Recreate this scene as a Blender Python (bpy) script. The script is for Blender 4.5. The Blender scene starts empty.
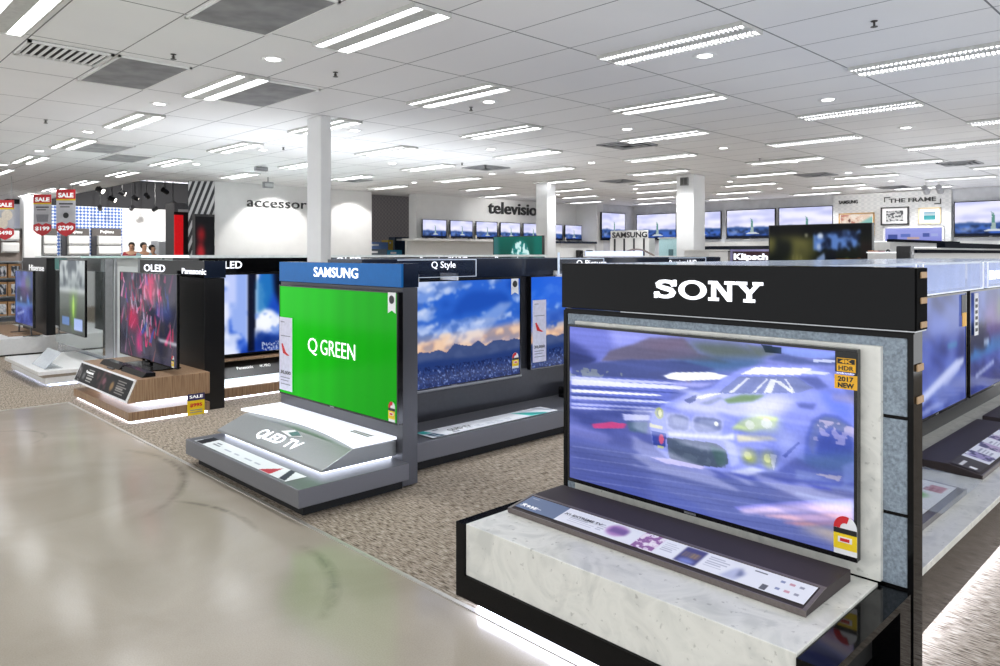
import bpy, bmesh, math, random
import numpy as np
from mathutils import Vector, Matrix
random.seed(4)
SC = bpy.context.scene
COL = SC.collection
R = math.radians

# ------------------------------------------------------------------ camera geometry (metres; X to the far right, Y to the far left)
FPX, YAW, HOR, EYE = 740.0, R(45.7), 253.5, 1.65
CY, SY = math.cos(YAW), math.sin(YAW)
def ray(px, py):
    l = (px - 500) / FPX
    return (CY + l * SY, SY - l * CY, -(py - HOR) / FPX)
def on_x(px, py, x):
    r = ray(px, py); t = x / r[0]; return (x, r[1] * t, EYE + r[2] * t)
def on_y(px, py, y):
    r = ray(px, py); t = y / r[1]; return (r[0] * t, y, EYE + r[2] * t)
def on_z(px, py, z):
    r = ray(px, py); t = (z - EYE) / r[2]; return (r[0] * t, r[1] * t, z)
def seen(x, y, z, m=12):
    d = x * CY + y * SY
    if d < .3: return False
    px = 500 + FPX * (x * SY - y * CY) / d; py = HOR - (z - EYE) * FPX / d
    return -m < px < 1000 + m and -m < py < 666 + m

cam = bpy.data.cameras.new('camera'); co = bpy.data.objects.new('camera', cam); COL.objects.link(co)
co.location = (0, 0, EYE); co.rotation_euler = (R(90), 0, YAW - R(90))
cam.sensor_width = 36; cam.lens = FPX / 1000 * 36; cam.shift_y = -(333 - HOR) / 1000; cam.clip_start = .05; cam.clip_end = 200
SC.camera = co

# ------------------------------------------------------------------ materials
def lin(c):
    if isinstance(c, str):
        c = [int(c[i:i + 2], 16) / 255 for i in (0, 2, 4)]
    return [(x / 12.92 if x <= .04045 else ((x + .055) / 1.055) ** 2.4) for x in c]
MATS = {}
def mat(name, c='808080', rough=.5, metal=0., var=.04, scale=30., emit=None, es=0., alpha=1., trans=0., coat=0., spec=.5, sample=True, stretch=None, bump=0.):
    if name in MATS: return MATS[name]
    m = bpy.data.materials.new(name); m.use_nodes = True; nt = m.node_tree; N = nt.nodes; L = nt.links
    p = N['Principled BSDF']; cl = lin(c)
    tc = N.new('ShaderNodeTexCoord'); no = N.new('ShaderNodeTexNoise'); no.inputs['Scale'].default_value = scale
    if stretch:
        mp = N.new('ShaderNodeMapping'); mp.inputs['Scale'].default_value = stretch
        L.new(tc.outputs['Object'], mp.inputs['Vector']); L.new(mp.outputs['Vector'], no.inputs['Vector'])
    else:
        L.new(tc.outputs['Object'], no.inputs['Vector'])
    cr = N.new('ShaderNodeValToRGB')
    cr.color_ramp.elements[0].position = .3; cr.color_ramp.elements[1].position = .7
    cr.color_ramp.elements[0].color = [max(0, x * (1 - 2 * var)) for x in cl] + [1]
    cr.color_ramp.elements[1].color = [min(1, x * (1 + 2 * var)) for x in cl] + [1]
    L.new(no.outputs['Fac'], cr.inputs['Fac']); L.new(cr.outputs['Color'], p.inputs['Base Color'])
    p.inputs['Roughness'].default_value = rough; p.inputs['Metallic'].default_value = metal
    p.inputs['Alpha'].default_value = alpha; p.inputs['Transmission Weight'].default_value = trans
    p.inputs['Coat Weight'].default_value = coat; p.inputs['Specular IOR Level'].default_value = spec
    if emit:
        p.inputs['Emission Color'].default_value = lin(emit) + [1]; p.inputs['Emission Strength'].default_value = es
    if bump:
        b = N.new('ShaderNodeBump'); b.inputs['Strength'].default_value = bump; b.inputs['Distance'].default_value = .003
        L.new(no.outputs['Fac'], b.inputs['Height']); L.new(b.outputs['Normal'], p.inputs['Normal'])
    if not sample: m.cycles.emission_sampling = 'NONE'
    MATS[name] = m; return m
def picture_mat(name, es=1., rough=.12, spec=.07, base=0.):
    """a surface whose picture is stored per vertex: shown by emission (screens) or as print (base=1)"""
    if name in MATS: return MATS[name]
    m = bpy.data.materials.new(name); m.use_nodes = True; nt = m.node_tree; N = nt.nodes; L = nt.links
    p = N['Principled BSDF']; a = N.new('ShaderNodeVertexColor'); a.layer_name = 'Col'
    p.inputs['Roughness'].default_value = rough; p.inputs['Specular IOR Level'].default_value = spec
    if base:
        L.new(a.outputs['Color'], p.inputs['Base Color'])
    else:
        p.inputs['Base Color'].default_value = (.004, .004, .005, 1)
        L.new(a.outputs['Color'], p.inputs['Emission Color']); p.inputs['Emission Strength'].default_value = es
    m.cycles.emission_sampling = 'NONE'
    MATS[name] = m; return m

BLACKGLOSS = mat('gloss_black_acrylic', '0a0a0b', .06, var=.02, spec=.16)
BLACKSATIN = mat('satin_black_laminate', '141416', .35, var=.05)
CHAR = mat('charcoal_metallic_paint', '55565c', .38, metal=.25, var=.03, scale=300)
GREY = mat('grey_metallic_paint', '6d6e74', .36, metal=.25, var=.03, scale=300)
NAVY = mat('navy_acrylic', '1b2436', .12, var=.04)
BLUE = mat('sign_blue_acrylic', '1169b4', .3, var=.02, spec=.2)
WHITE = mat('white_laminate', 'e6e6e4', .35, var=.015)
OFFW = mat('off_white_paint', 'dcdcda', .6, var=.015)
WALLW = mat('wall_white_paint', 'e9e9e8', .7, var=.012, scale=4)
SILVER = mat('brushed_silver', 'b4b7ba', .28, metal=.85, var=.05, scale=60, stretch=(1, 30, 30))
STEEL = mat('pale_steel', 'c4c8ca', .22, metal=.6, var=.04, scale=20)
BROWN = mat('dark_brown_laminate', '40393a', .5, var=.08, scale=120, stretch=(30, 2, 30), spec=.2)
BROWNEDGE = mat('taupe_edge_trim', '6b625f', .35, var=.06, scale=80)
BEZEL = mat('television_black_bezel', '0a0a0c', .18, var=.02)
RUBBER = mat('dull_black_recess', '090909', .7, var=.1)
CONC = mat('blue_grey_cement_tile', '8794a0', .6, var=.16, scale=90, bump=.2)
LEDW = mat('led_strip_cool_white', 'ffffff', .5, emit='dfe8ff', es=6.)
LEDS = mat('led_edge_lit_acrylic', 'eef2ff', .4, emit='e6edff', es=.15, sample=False)
LETW = mat('lit_white_letter', 'ffffff', .4, emit='eef2ff', es=.75, sample=False)
LETS = mat('screen_white', 'ffffff', .5, emit='ffffff', es=.62, sample=False)
LETP = mat('white_vinyl_letter', 'f4f4f4', .5, emit='ffffff', es=.25, sample=False)
LETK = mat('black_vinyl_letter', '2b2c2e', .5)
GLASS = mat('clear_acrylic_sheet', 'dfeaf0', .05, alpha=.16, var=.01)
GLASSB = mat('bluish_acrylic_sheet', 'a2b9ee', .06, alpha=.45, var=.08, scale=8)
YEL = mat('yellow_label_print', 'f3d21b', .45, var=.02)
ORY = mat('amber_label_print', 'f0b323', .45, var=.02)
RED = mat('red_print', 'd3222b', .45, var=.02)
PAPER = mat('white_card', 'f3f3f5', .5, var=.01)
TAN = mat('tan_carton', 'b58a5e', .7, var=.08)
EXPO = .78
SCREEN = picture_mat('lit_screen', 1.08 / 2 ** EXPO)
PRINT = picture_mat('printed_sheet', base=1, rough=.35)
LITPRINT = picture_mat('backlit_print', .55, rough=.35)

def marble():
    m = bpy.data.materials.new('white_marble_slab'); m.use_nodes = True; N = m.node_tree.nodes; L = m.node_tree.links
    p = N['Principled BSDF']; tc = N.new('ShaderNodeTexCoord'); n1 = N.new('ShaderNodeTexNoise'); n1.inputs['Scale'].default_value = 5; n1.inputs['Detail'].default_value = 9; n1.inputs['Distortion'].default_value = 1.4
    n2 = N.new('ShaderNodeTexNoise'); n2.inputs['Scale'].default_value = 38; n2.inputs['Detail'].default_value = 5
    L.new(tc.outputs['Object'], n1.inputs['Vector']); L.new(tc.outputs['Object'], n2.inputs['Vector'])
    c1 = N.new('ShaderNodeValToRGB'); e = c1.color_ramp.elements
    e[0].position = .34; e[0].color = lin('d0d1cb') + [1]; e[1].position = .47; e[1].color = lin('e1e1da') + [1]
    x = e.new(.53); x.color = lin('e6e6df') + [1]; x = e.new(.66); x.color = lin('dadbd4') + [1]
    c2 = N.new('ShaderNodeValToRGB'); e = c2.color_ramp.elements
    e[0].position = .28; e[0].color = (.55, .55, .54, 1); e[1].position = .36; e[1].color = (1, 1, 1, 1)
    mx = N.new('ShaderNodeMixRGB'); mx.blend_type = 'MULTIPLY'; mx.inputs[0].default_value = .7
    L.new(n1.outputs['Fac'], c1.inputs['Fac']); L.new(n2.outputs['Fac'], c2.inputs['Fac'])
    L.new(c1.outputs['Color'], mx.inputs[1]); L.new(c2.outputs['Color'], mx.inputs[2]); L.new(mx.outputs['Color'], p.inputs['Base Color'])
    p.inputs['Roughness'].default_value = .22
    return m
MARBLE = marble()
def wood():
    m = bpy.data.materials.new('oak_veneer'); m.use_nodes = True; N = m.node_tree.nodes; L = m.node_tree.links
    p = N['Principled BSDF']; tc = N.new('ShaderNodeTexCoord'); mp = N.new('ShaderNodeMapping'); mp.inputs['Scale'].default_value = (46, 46, 1.2)
    n = N.new('ShaderNodeTexNoise'); n.inputs['Scale'].default_value = 3; n.inputs['Detail'].default_value = 6
    L.new(tc.outputs['Object'], mp.inputs['Vector']); L.new(mp.outputs['Vector'], n.inputs['Vector'])
    c = N.new('ShaderNodeValToRGB'); e = c.color_ramp.elements
    e[0].position = .32; e[0].color = lin('7d5f47') + [1]; e[1].position = .68; e[1].color = lin('b39474') + [1]
    L.new(n.outputs['Fac'], c.inputs['Fac']); L.new(c.outputs['Color'], p.inputs['Base Color']); p.inputs['Roughness'].default_value = .4
    return m
WOOD = wood()

# ------------------------------------------------------------------ mesh building
ROOTM = {}
class MB:
    def __init__(s): s.v = []; s.f = []
    def add(s, vs, fs):
        n = len(s.v); s.v += [tuple(v) for v in vs]; s.f += [tuple(i + n for i in f) for f in fs]; return s
    def box(s, x0, x1, y0, y1, z0, z1):
        return s.add([(x0, y0, z0), (x1, y0, z0), (x1, y1, z0), (x0, y1, z0), (x0, y0, z1), (x1, y0, z1), (x1, y1, z1), (x0, y1, z1)],
                     [(0, 3, 2, 1), (4, 5, 6, 7), (0, 1, 5, 4), (1, 2, 6, 5), (2, 3, 7, 6), (3, 0, 4, 7)])
    def prism(s, pts, axis, a, b):
        """pts: polygon in the two other axes (in x,y,z order), extruded along axis from a to b"""
        def P(p, t): return {'x': (t, p[0], p[1]), 'y': (p[0], t, p[1]), 'z': (p[0], p[1], t)}[axis]
        n = len(pts)
        return s.add([P(p, a) for p in pts] + [P(p, b) for p in pts],
                     [tuple(range(n)), tuple(range(2 * n - 1, n - 1, -1))] + [(i, i + n, (i + 1) % n + n, (i + 1) % n) for i in range(n)])
    def tube(s, pts, r, n=8, cap=True):
        pts = [Vector(p) for p in pts]; rings = []
        for i, p in enumerate(pts):
            t = (pts[min(i + 1, len(pts) - 1)] - pts[max(i - 1, 0)]).normalized()
            u = t.cross(Vector((0, 0, 1)) if abs(t.z) < .9 else Vector((1, 0, 0))).normalized(); w = t.cross(u)
            rr = r[i] if isinstance(r, (list, tuple)) else r
            rings.append([p + (u * math.cos(a) + w * math.sin(a)) * rr for a in [2 * math.pi * k / n for k in range(n)]])
        vs = [q for g in rings for q in g]; fs = []
        for i in range(len(rings) - 1):
            for k in range(n):
                fs.append((i * n + k, i * n + (k + 1) % n, (i + 1) * n + (k + 1) % n, (i + 1) * n + k))
        if cap: fs += [tuple(range(n))[::-1], tuple(range((len(rings) - 1) * n, len(rings) * n))]
        return s.add(vs, fs)
    def lathe(s, prof, c=(0, 0, 0), n=20):
        vs = []; fs = []
        for r_, z in prof:
            for k in range(n):
                a = 2 * math.pi * k / n; vs.append((c[0] + r_ * math.cos(a), c[1] + r_ * math.sin(a), c[2] + z))
        for i in range(len(prof) - 1):
            for k in range(n):
                fs.append((i * n + k, i * n + (k + 1) % n, (i + 1) * n + (k + 1) % n, (i + 1) * n + k))
        fs += [tuple(range(n))[::-1], tuple(range((len(prof) - 1) * n, len(prof) * n))]
        return s.add(vs, fs)
    def ball(s, c, r, nu=14, nv=9, sz=(1, 1, 1)):
        prof = [(max(.02, math.sin(math.pi * i / nv)) * r, -math.cos(math.pi * i / nv) * r) for i in range(nv + 1)]
        m = MB().lathe(prof, n=nu)
        return s.add([(c[0] + v[0] * sz[0], c[1] + v[1] * sz[1], c[2] + v[2] * sz[2]) for v in m.v], m.f)
    def build(s, name, m, parent=None, bevel=0., smooth=False, local=False, label=None, kind=None):
        vs = s.v
        me = bpy.data.meshes.new(name)
        o = bpy.data.objects.new(name, me); COL.objects.link(o)
        if parent is not None:
            if not local:
                M = ROOTM[parent.name].inverted(); vs = [tuple(M @ Vector(v)) for v in vs]
            o.parent = parent; ROOTM[o.name] = ROOTM[parent.name]
        else:
            a = np.array(vs); c = Vector(((a[:, 0].min() + a[:, 0].max()) / 2, (a[:, 1].min() + a[:, 1].max()) / 2, a[:, 2].min()))
            vs = [tuple(Vector(v) - c) for v in vs]; o.location = c; ROOTM[o.name] = Matrix.Translation(c)
        me.from_pydata(vs, [], s.f)
        bm = bmesh.new(); bm.from_mesh(me)
        bmesh.ops.recalc_face_normals(bm, faces=bm.faces)
        if bevel:
            es = [e for e in bm.edges if len(e.link_faces) == 2 and e.calc_face_angle(0) > .5]
            bmesh.ops.bevel(bm, geom=es, offset=bevel, segments=2, profile=.5, affect='EDGES', clamp_overlap=True)
        bm.to_mesh(me); bm.free()
        if smooth: me.shade_smooth()
        if m: me.materials.append(m)
        if label: o['label'] = label
        if kind: o['kind'] = kind
        return o
def tag(o, label, cat, group=None, kind=None):
    o['label'] = label; o['category'] = cat
    if group: o['group'] = group
    if kind: o['kind'] = kind
    return o
def thing(name, label, cat, loc=(0, 0, 0), rz=0., group=None):
    o = bpy.data.objects.new(name, None); COL.objects.link(o); o.empty_display_size = .1
    o.location = loc; o.rotation_euler = (0, 0, rz); ROOTM[o.name] = Matrix.Translation(Vector(loc)) @ Matrix.Rotation(rz, 4, 'Z')
    return tag(o, label, cat, group)
def dup(o, loc, rz=0., label=None):
    def cp(q, par):
        c = q.copy(); COL.objects.link(c)
        if par is not None: c.parent = par
        for k in kids.get(q.name, []): cp(k, c)
        return c
    kids = {}
    def walk(q):
        kids[q.name] = list(q.children)
        for k in q.children: walk(k)
    walk(o); c = cp(o, None); c.location = loc; c.rotation_euler = (0, 0, rz)
    if label: c['label'] = label
    return c
def struct(name, mb, m, label=None, bevel=0.):
    o = mb.build(name, m, None, bevel); o['kind'] = 'structure'
    if label: o['label'] = label
    return o
def from_curve(cu, name, m, parent, p0, xd, yd, w, h):
    tmp = bpy.data.objects.new('tmp', cu); COL.objects.link(tmp)
    dg = bpy.context.evaluated_depsgraph_get(); dg.update()
    me = bpy.data.meshes.new_from_object(tmp.evaluated_get(dg)); bpy.data.objects.remove(tmp); bpy.data.curves.remove(cu)
    a = np.array([v.co[:] for v in me.vertices])
    x0, y0 = a[:, 0].min(), a[:, 1].min(); sx = w / (a[:, 0].max() - x0); sy = h / (a[:, 1].max() - y0) if h else sx
    xd = Vector(xd); yd = Vector(yd); nd = xd.cross(yd); p0 = Vector(p0)
    M = ROOTM[parent.name].inverted() if parent is not None else Matrix.Identity(4)
    for v in me.vertices:
        v.co = M @ (p0 + xd * ((v.co.x - x0) * sx) + yd * ((v.co.y - y0) * sy) + nd * v.co.z)
    o = bpy.data.objects.new(name, me); COL.objects.link(o); me.name = name
    me.materials.clear(); me.materials.append(m)
    if parent is not None: o.parent = parent; ROOTM[o.name] = ROOTM[parent.name]
    else: ROOTM[o.name] = Matrix.Identity(4)
    return o
FX = ((0, -1, 0), (0, 0, 1))      # writing that faces the aisle (-X)
FY = ((1, 0, 0), (0, 0, 1))       # writing that faces -Y
def text(s, p0, d, w, h, m, parent, name='lettering', bold=0., ext=.002, space=1.):
    cu = bpy.data.curves.new('t', 'FONT'); cu.body = s; cu.size = 1; cu.offset = bold; cu.space_character = space
    cu.resolution_u = 3; cu.extrude = ext
    return from_curve(cu, name, m, parent, p0, d[0], d[1], w, h)
def outline(loops, p0, d, w, h, m, parent, name='lettering', ext=.003):
    cu = bpy.data.curves.new('t', 'CURVE'); cu.dimensions = '2D'; cu.fill_mode = 'BOTH'; cu.extrude = ext
    for lp in loops:
        sp = cu.splines.new('POLY'); sp.points.add(len(lp) - 1); sp.use_cyclic_u = True
        for q, (x, y) in zip(sp.points, lp): q.co = (x, y, 0, 1)
    return from_curve(cu, name, m, parent, p0, d[0], d[1], w, h)
def merge(objs):
    """several pieces of one part become one mesh"""
    a = objs[0]; bm = bmesh.new()
    for o in objs: bm.from_mesh(o.data)
    bm.to_mesh(a.data); bm.free()
    for o in objs[1:]: bpy.data.objects.remove(o)
    return a

# ------------------------------------------------------------------ pictures (colours per vertex of a fine grid)
class Pic:
    def __init__(s, nx, ny, c='000000', asp=16 / 9):
        s.nx, s.ny, s.asp = nx, ny, asp
        s.X, s.Y = np.meshgrid(np.linspace(0, asp, nx), np.linspace(0, 1, ny)); s.im = np.zeros((ny, nx, 3)) + np.array(s.c(c))
    @staticmethod
    def c(c): return [int(c[i:i + 2], 16) / 255 for i in (0, 2, 4)] if isinstance(c, str) else list(c)
    @staticmethod
    def blur(a, kx, ky):
        for ax, k in ((1, kx), (0, ky)):
            for _ in range(2 if k else 0):
                p = np.pad(a, [(k, k) if i == ax else (0, 0) for i in range(a.ndim)], mode='edge')
                cs = np.cumsum(p, axis=ax); z = np.zeros_like(np.take(cs, [0], axis=ax)); cs = np.concatenate([z, cs], axis=ax)
                n = a.shape[ax]; a = (np.take(cs, range(2 * k + 1, 2 * k + 1 + n), axis=ax) - np.take(cs, range(0, n), axis=ax)) / (2 * k + 1)
        return a
    def mask(s, m, col, al=1., soft=0, sy=None):
        m = m.astype(float)
        if soft or sy: m = s.blur(m, soft, soft if sy is None else sy)
        m = np.clip(m * al, 0, 1)[..., None]; s.im = s.im * (1 - m) + np.array(s.c(col)) * m; return s
    def poly(s, pts, col, al=1., soft=0, sy=None):
        m = np.zeros(s.X.shape, bool); n = len(pts)
        for i in range(n):
            (x1, y1), (x2, y2) = pts[i], pts[(i + 1) % n]
            if y1 == y2: continue
            c = ((y1 > s.Y) != (y2 > s.Y)) & (s.X < (x2 - x1) * (s.Y - y1) / (y2 - y1) + x1); m ^= c
        return s.mask(m, col, al, soft, sy)
    def ell(s, cx, cy, rx, ry, col, al=1., soft=0, rot=0.):
        dx, dy = s.X - cx, s.Y - cy; c, n = math.cos(rot), math.sin(rot)
        return s.mask(((dx * c + dy * n) / rx) ** 2 + ((-dx * n + dy * c) / ry) ** 2 < 1, col, al, soft)
    def rect(s, x0, y0, x1, y1, col, al=1., soft=0): return s.mask((s.X >= x0) & (s.X <= x1) & (s.Y >= y0) & (s.Y <= y1), col, al, soft)
    def grad(s, stops):
        ys = [a for a, _ in stops]; cs = np.array([s.c(b) for _, b in stops])
        for k in range(3): s.im[..., k] = np.interp(s.Y, ys, cs[:, k])
        return s
    def noise(s, fx, fy, seed=0, octv=3, rot=0.):
        rng = np.random.RandomState(seed); out = np.zeros(s.X.shape); amp = 1.; tot = 0.
        c, n = math.cos(rot), math.sin(rot); U, V = s.X * c + s.Y * n + 3, -s.X * n + s.Y * c + 3
        for o in range(octv):
            g = rng.rand(64, 64); u, v = U * fx * 2 ** o, V * fy * 2 ** o
            i, j = np.floor(u).astype(int), np.floor(v).astype(int); a, b = u - i, v - j; a, b = a * a * (3 - 2 * a), b * b * (3 - 2 * b)
            G = lambda p, q: g[q % 64, p % 64]
            out += amp * ((G(i, j) * (1 - a) + G(i + 1, j) * a) * (1 - b) + (G(i, j + 1) * (1 - a) + G(i + 1, j + 1) * a) * b); tot += amp; amp *= .5
        return out / tot
    def sheet(s, name, m, parent, p0, ux, uy, local=False):
        """the picture as a flat grid; p0 lower-left corner, ux along the width, uy up the height"""
        ny, nx = s.Y.shape; p0, ux, uy = np.array(p0), np.array(ux), np.array(uy)
        u = (s.X / s.asp)[..., None]; v = (1 - s.Y)[..., None]; P = (p0 + u * ux + v * uy).reshape(-1, 3)
        if parent is not None and not local:
            M = np.array(ROOTM[parent.name].inverted()); P = P @ M[:3, :3].T + M[:3, 3]
        i = np.arange((ny - 1) * nx).reshape(ny - 1, nx)[:, :-1].reshape(-1)
        F = np.stack([i, i + nx, i + nx + 1, i + 1], 1)
        me = bpy.data.meshes.new(name); me.vertices.add(len(P)); me.vertices.foreach_set('co', P.reshape(-1).astype('f'))
        me.loops.add(F.size); me.loops.foreach_set('vertex_index', F.reshape(-1).astype('i')); me.polygons.add(len(F))
        me.polygons.foreach_set('loop_start', np.arange(0, F.size, 4).astype('i'))
        me.update(calc_edges=True)
        c = np.clip(s.im, 0, 1).reshape(-1, 3); c = np.where(c <= .04045, c / 12.92, ((c + .055) / 1.055) ** 2.4)
        at = me.color_attributes.new('Col', 'FLOAT_COLOR', 'POINT'); at.data.foreach_set('color', np.concatenate([c, np.ones((len(c), 1))], 1).reshape(-1).astype('f'))
        o = bpy.data.objects.new(name, me); COL.objects.link(o); me.materials.append(m)
        if parent is not None: o.parent = parent; ROOTM[o.name] = ROOTM[parent.name]
        return o

# ------------------------------------------------------------------ the room
CEIL = 3.15
def concrete():
    m = bpy.data.materials.new('polished_concrete'); m.use_nodes = True; N = m.node_tree.nodes; L = m.node_tree.links
    p = N['Principled BSDF']; g = N.new('ShaderNodeNewGeometry')
    def noise(sc, det, dist=0.):
        n = N.new('ShaderNodeTexNoise'); n.inputs['Scale'].default_value = sc; n.inputs['Detail'].default_value = det; n.inputs['Distortion'].default_value = dist
        L.new(g.outputs['Position'], n.inputs['Vector']); return n
    a, b, c = noise(1.1, 5, .8), noise(160, 2), noise(2.4, 4, 2.)
    r = N.new('ShaderNodeValToRGB'); e = r.color_ramp.elements
    e[0].position = .3; e[0].color = lin('a59c8d') + [1]; e[1].position = .7; e[1].color = lin('b8afa1') + [1]
    L.new(a.outputs['Fac'], r.inputs['Fac'])
    r2 = N.new('ShaderNodeValToRGB'); e = r2.color_ramp.elements
    e[0].position = .35; e[0].color = (.82, .82, .82, 1); e[1].position = .6; e[1].color = (1, 1, 1, 1)
    L.new(b.outputs['Fac'], r2.inputs['Fac'])
    # dark curved scuffs left by trolley wheels: arcs of circles, each fading out away from its middle
    tot = None
    def math_node(op, x, y=None, clamp=False):
        n = N.new('ShaderNodeMath'); n.operation = op; n.use_clamp = clamp
        for i, q in enumerate((x, y)):
            if q is None: continue
            if hasattr(q, 'default_value'): L.new(q, n.inputs[i])
            else: n.inputs[i].default_value = q
        return n.outputs[0]
    def dist(x, y):
        n = N.new('ShaderNodeVectorMath'); n.operation = 'DISTANCE'; n.inputs[1].default_value = (x, y, 0); L.new(g.outputs['Position'], n.inputs[0]); return n.outputs['Value']
    for cx, cy, r_, mx_, my_, ln, wd, st in ((.79, 6.02, 1.44, 2.17, 5.7, 1.0, .05, .55), (.965, 4.436, 1.107, 2.06, 4.64, .5, .03, .6), (1.139, 3.707, .976, 2.04, 3.32, .48, .05, .55), (1.34, 7.76, .4, 1.69, 7.85, .45, .03, .4), (1.9, 7.6, .9, 1.05, 7.4, .5, .03, .25)):
        band = math_node('SUBTRACT', 1., math_node('DIVIDE', math_node('ABSOLUTE', math_node('SUBTRACT', dist(cx, cy), r_)), wd), True)
        fade = math_node('SUBTRACT', 1., math_node('DIVIDE', dist(mx_, my_), ln), True)
        v = math_node('MULTIPLY', math_node('MULTIPLY', band, math_node('POWER', fade, .5)), st)
        tot = v if tot is None else math_node('MAXIMUM', tot, v)
    brk = N.new('ShaderNodeMapRange'); brk.inputs['From Min'].default_value = .35; brk.inputs['From Max'].default_value = .6; brk.inputs['To Min'].default_value = .35
    L.new(noise(9, 3, 1.).outputs['Fac'], brk.inputs['Value'])
    tot = math_node('MULTIPLY', tot, brk.outputs['Result'])
    m1 = N.new('ShaderNodeMixRGB'); m1.blend_type = 'MULTIPLY'; m1.inputs[0].default_value = .55
    L.new(r.outputs['Color'], m1.inputs[1]); L.new(r2.outputs['Color'], m1.inputs[2])
    m2 = N.new('ShaderNodeMixRGB'); m2.inputs[2].default_value = lin('4a4640') + [1]
    L.new(tot, m2.inputs[0]); L.new(m1.outputs['Color'], m2.inputs[1])
    L.new(m2.outputs['Color'], p.inputs['Base Color'])
    rr = N.new('ShaderNodeMapRange'); p.inputs['Specular IOR Level'].default_value = .42; rr.inputs['To Min'].default_value = .11; rr.inputs['To Max'].default_value = .18
    L.new(c.outputs['Fac'], rr.inputs['Value']); L.new(rr.outputs['Result'], p.inputs['Roughness'])
    return m
def carpet():
    m = bpy.data.materials.new('ribbed_taupe_carpet'); m.use_nodes = True; N = m.node_tree.nodes; L = m.node_tree.links
    p = N['Principled BSDF']; g = N.new('ShaderNodeNewGeometry'); mp = N.new('ShaderNodeMapping'); mp.inputs['Scale'].default_value = (110, 17, 1)
    n = N.new('ShaderNodeTexNoise'); n.inputs['Scale'].default_value = 1; n.inputs['Detail'].default_value = 3; n.inputs['Roughness'].default_value = .6
    L.new(g.outputs['Position'], mp.inputs['Vector']); L.new(mp.outputs['Vector'], n.inputs['Vector'])
    c = N.new('ShaderNodeValToRGB'); e = c.color_ramp.elements
    e[0].position = .34; e[0].color = lin('53493f') + [1]; e[1].position = .68; e[1].color = lin('c2b7a9') + [1]
    x = e.new(.47); x.color = lin('928677') + [1]
    L.new(n.outputs['Fac'], c.inputs['Fac']); L.new(c.outputs['Color'], p.inputs['Base Color'])
    p.inputs['Roughness'].default_value = .95; p.inputs['Specular IOR Level'].default_value = .1
    b = N.new('ShaderNodeBump'); b.inputs['Strength'].default_value = .6; b.inputs['Distance'].default_value = .004
    L.new(n.outputs['Fac'], b.inputs['Height']); L.new(b.outputs['Normal'], p.inputs['Normal'])
    return m
def tiles():
    """white lay-in ceiling: thin joints every 0.58 m across and 1.19 m along"""
    m = bpy.data.materials.new('ceiling_tiles'); m.use_nodes = True; N = m.node_tree.nodes; L = m.node_tree.links
    p = N['Principled BSDF']; g = N.new('ShaderNodeNewGeometry'); sx = N.new('ShaderNodeSeparateXYZ'); L.new(g.outputs['Position'], sx.inputs['Vector'])
    def joint(out, o, step, wd):
        a = N.new('ShaderNodeMath'); a.operation = 'SUBTRACT'; a.inputs[1].default_value = o; L.new(out, a.inputs[0])
        b = N.new('ShaderNodeMath'); b.operation = 'PINGPONG'; b.inputs[1].default_value = step / 2; L.new(a.outputs[0], b.inputs[0])
        c = N.new('ShaderNodeMath'); c.operation = 'LESS_THAN'; c.inputs[1].default_value = wd; L.new(b.outputs[0], c.inputs[0]); return c
    ja, jb = joint(sx.outputs['X'], 1.825, .578, .0045), joint(sx.outputs['Y'], 2.32, 1.19, .006)
    mx = N.new('ShaderNodeMath'); mx.operation = 'MAXIMUM'; L.new(ja.outputs[0], mx.inputs[0]); L.new(jb.outputs[0], mx.inputs[1])
    n = N.new('ShaderNodeTexNoise'); n.inputs['Scale'].default_value = .9; L.new(g.outputs['Position'], n.inputs['Vector'])
    r = N.new('ShaderNodeValToRGB'); e = r.color_ramp.elements; e[0].position = .3; e[0].color = lin('f0f0f1') + [1]; e[1].position = .7; e[1].color = lin('f5f5f5') + [1]
    L.new(n.outputs['Fac'], r.inputs['Fac'])
    c = N.new('ShaderNodeMixRGB'); L.new(mx.outputs[0], c.inputs[0]); L.new(r.outputs['Color'], c.inputs[1]); c.inputs[2].default_value = lin('77787b') + [1]
    L.new(c.outputs['Color'], p.inputs['Base Color']); p.inputs['Roughness'].default_value = .75
    return m
EDGE = 2.30
struct('floor', MB().box(-3.0, EDGE, -.6, 9.2, -.05, 0), concrete())
CARPET = carpet()
struct('floor_carpet', MB().prism([(EDGE, -1.5), (21, -1.5), (21, 26), (-3, 26), (-3, 9.2), (EDGE, 9.2)], 'z', -.05, .003), CARPET)
struct('trim_1', MB().box(EDGE - .012, EDGE + .012, -.6, 9.21, -.02, .005).box(-3, EDGE, 9.19, 9.212, -.02, .005), mat('pale_metal_trim', 'c9c5bd', .35, metal=.5))
TILE = tiles()
struct('ceiling', MB().prism([(-3, -2.5), (21, -2.5), (21, 15.4), (5.35, 15.9), (5.35, 26), (-3, 26)], 'z', CEIL, CEIL + .06), TILE)
DARK = mat('dark_ceiling_paint', '0a0a0b', .9, spec=.1)
struct('ceiling_recess', MB().box(5.35, 21, 15.2, 26, 3.95, 4.0).box(5.30, 5.35, 15.9, 26, CEIL + .06, 4.0).prism([(5.35, 15.92), (21, 15.42), (21, 15.36), (5.35, 15.86)], 'z', CEIL + .06, 4.0), DARK)

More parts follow.
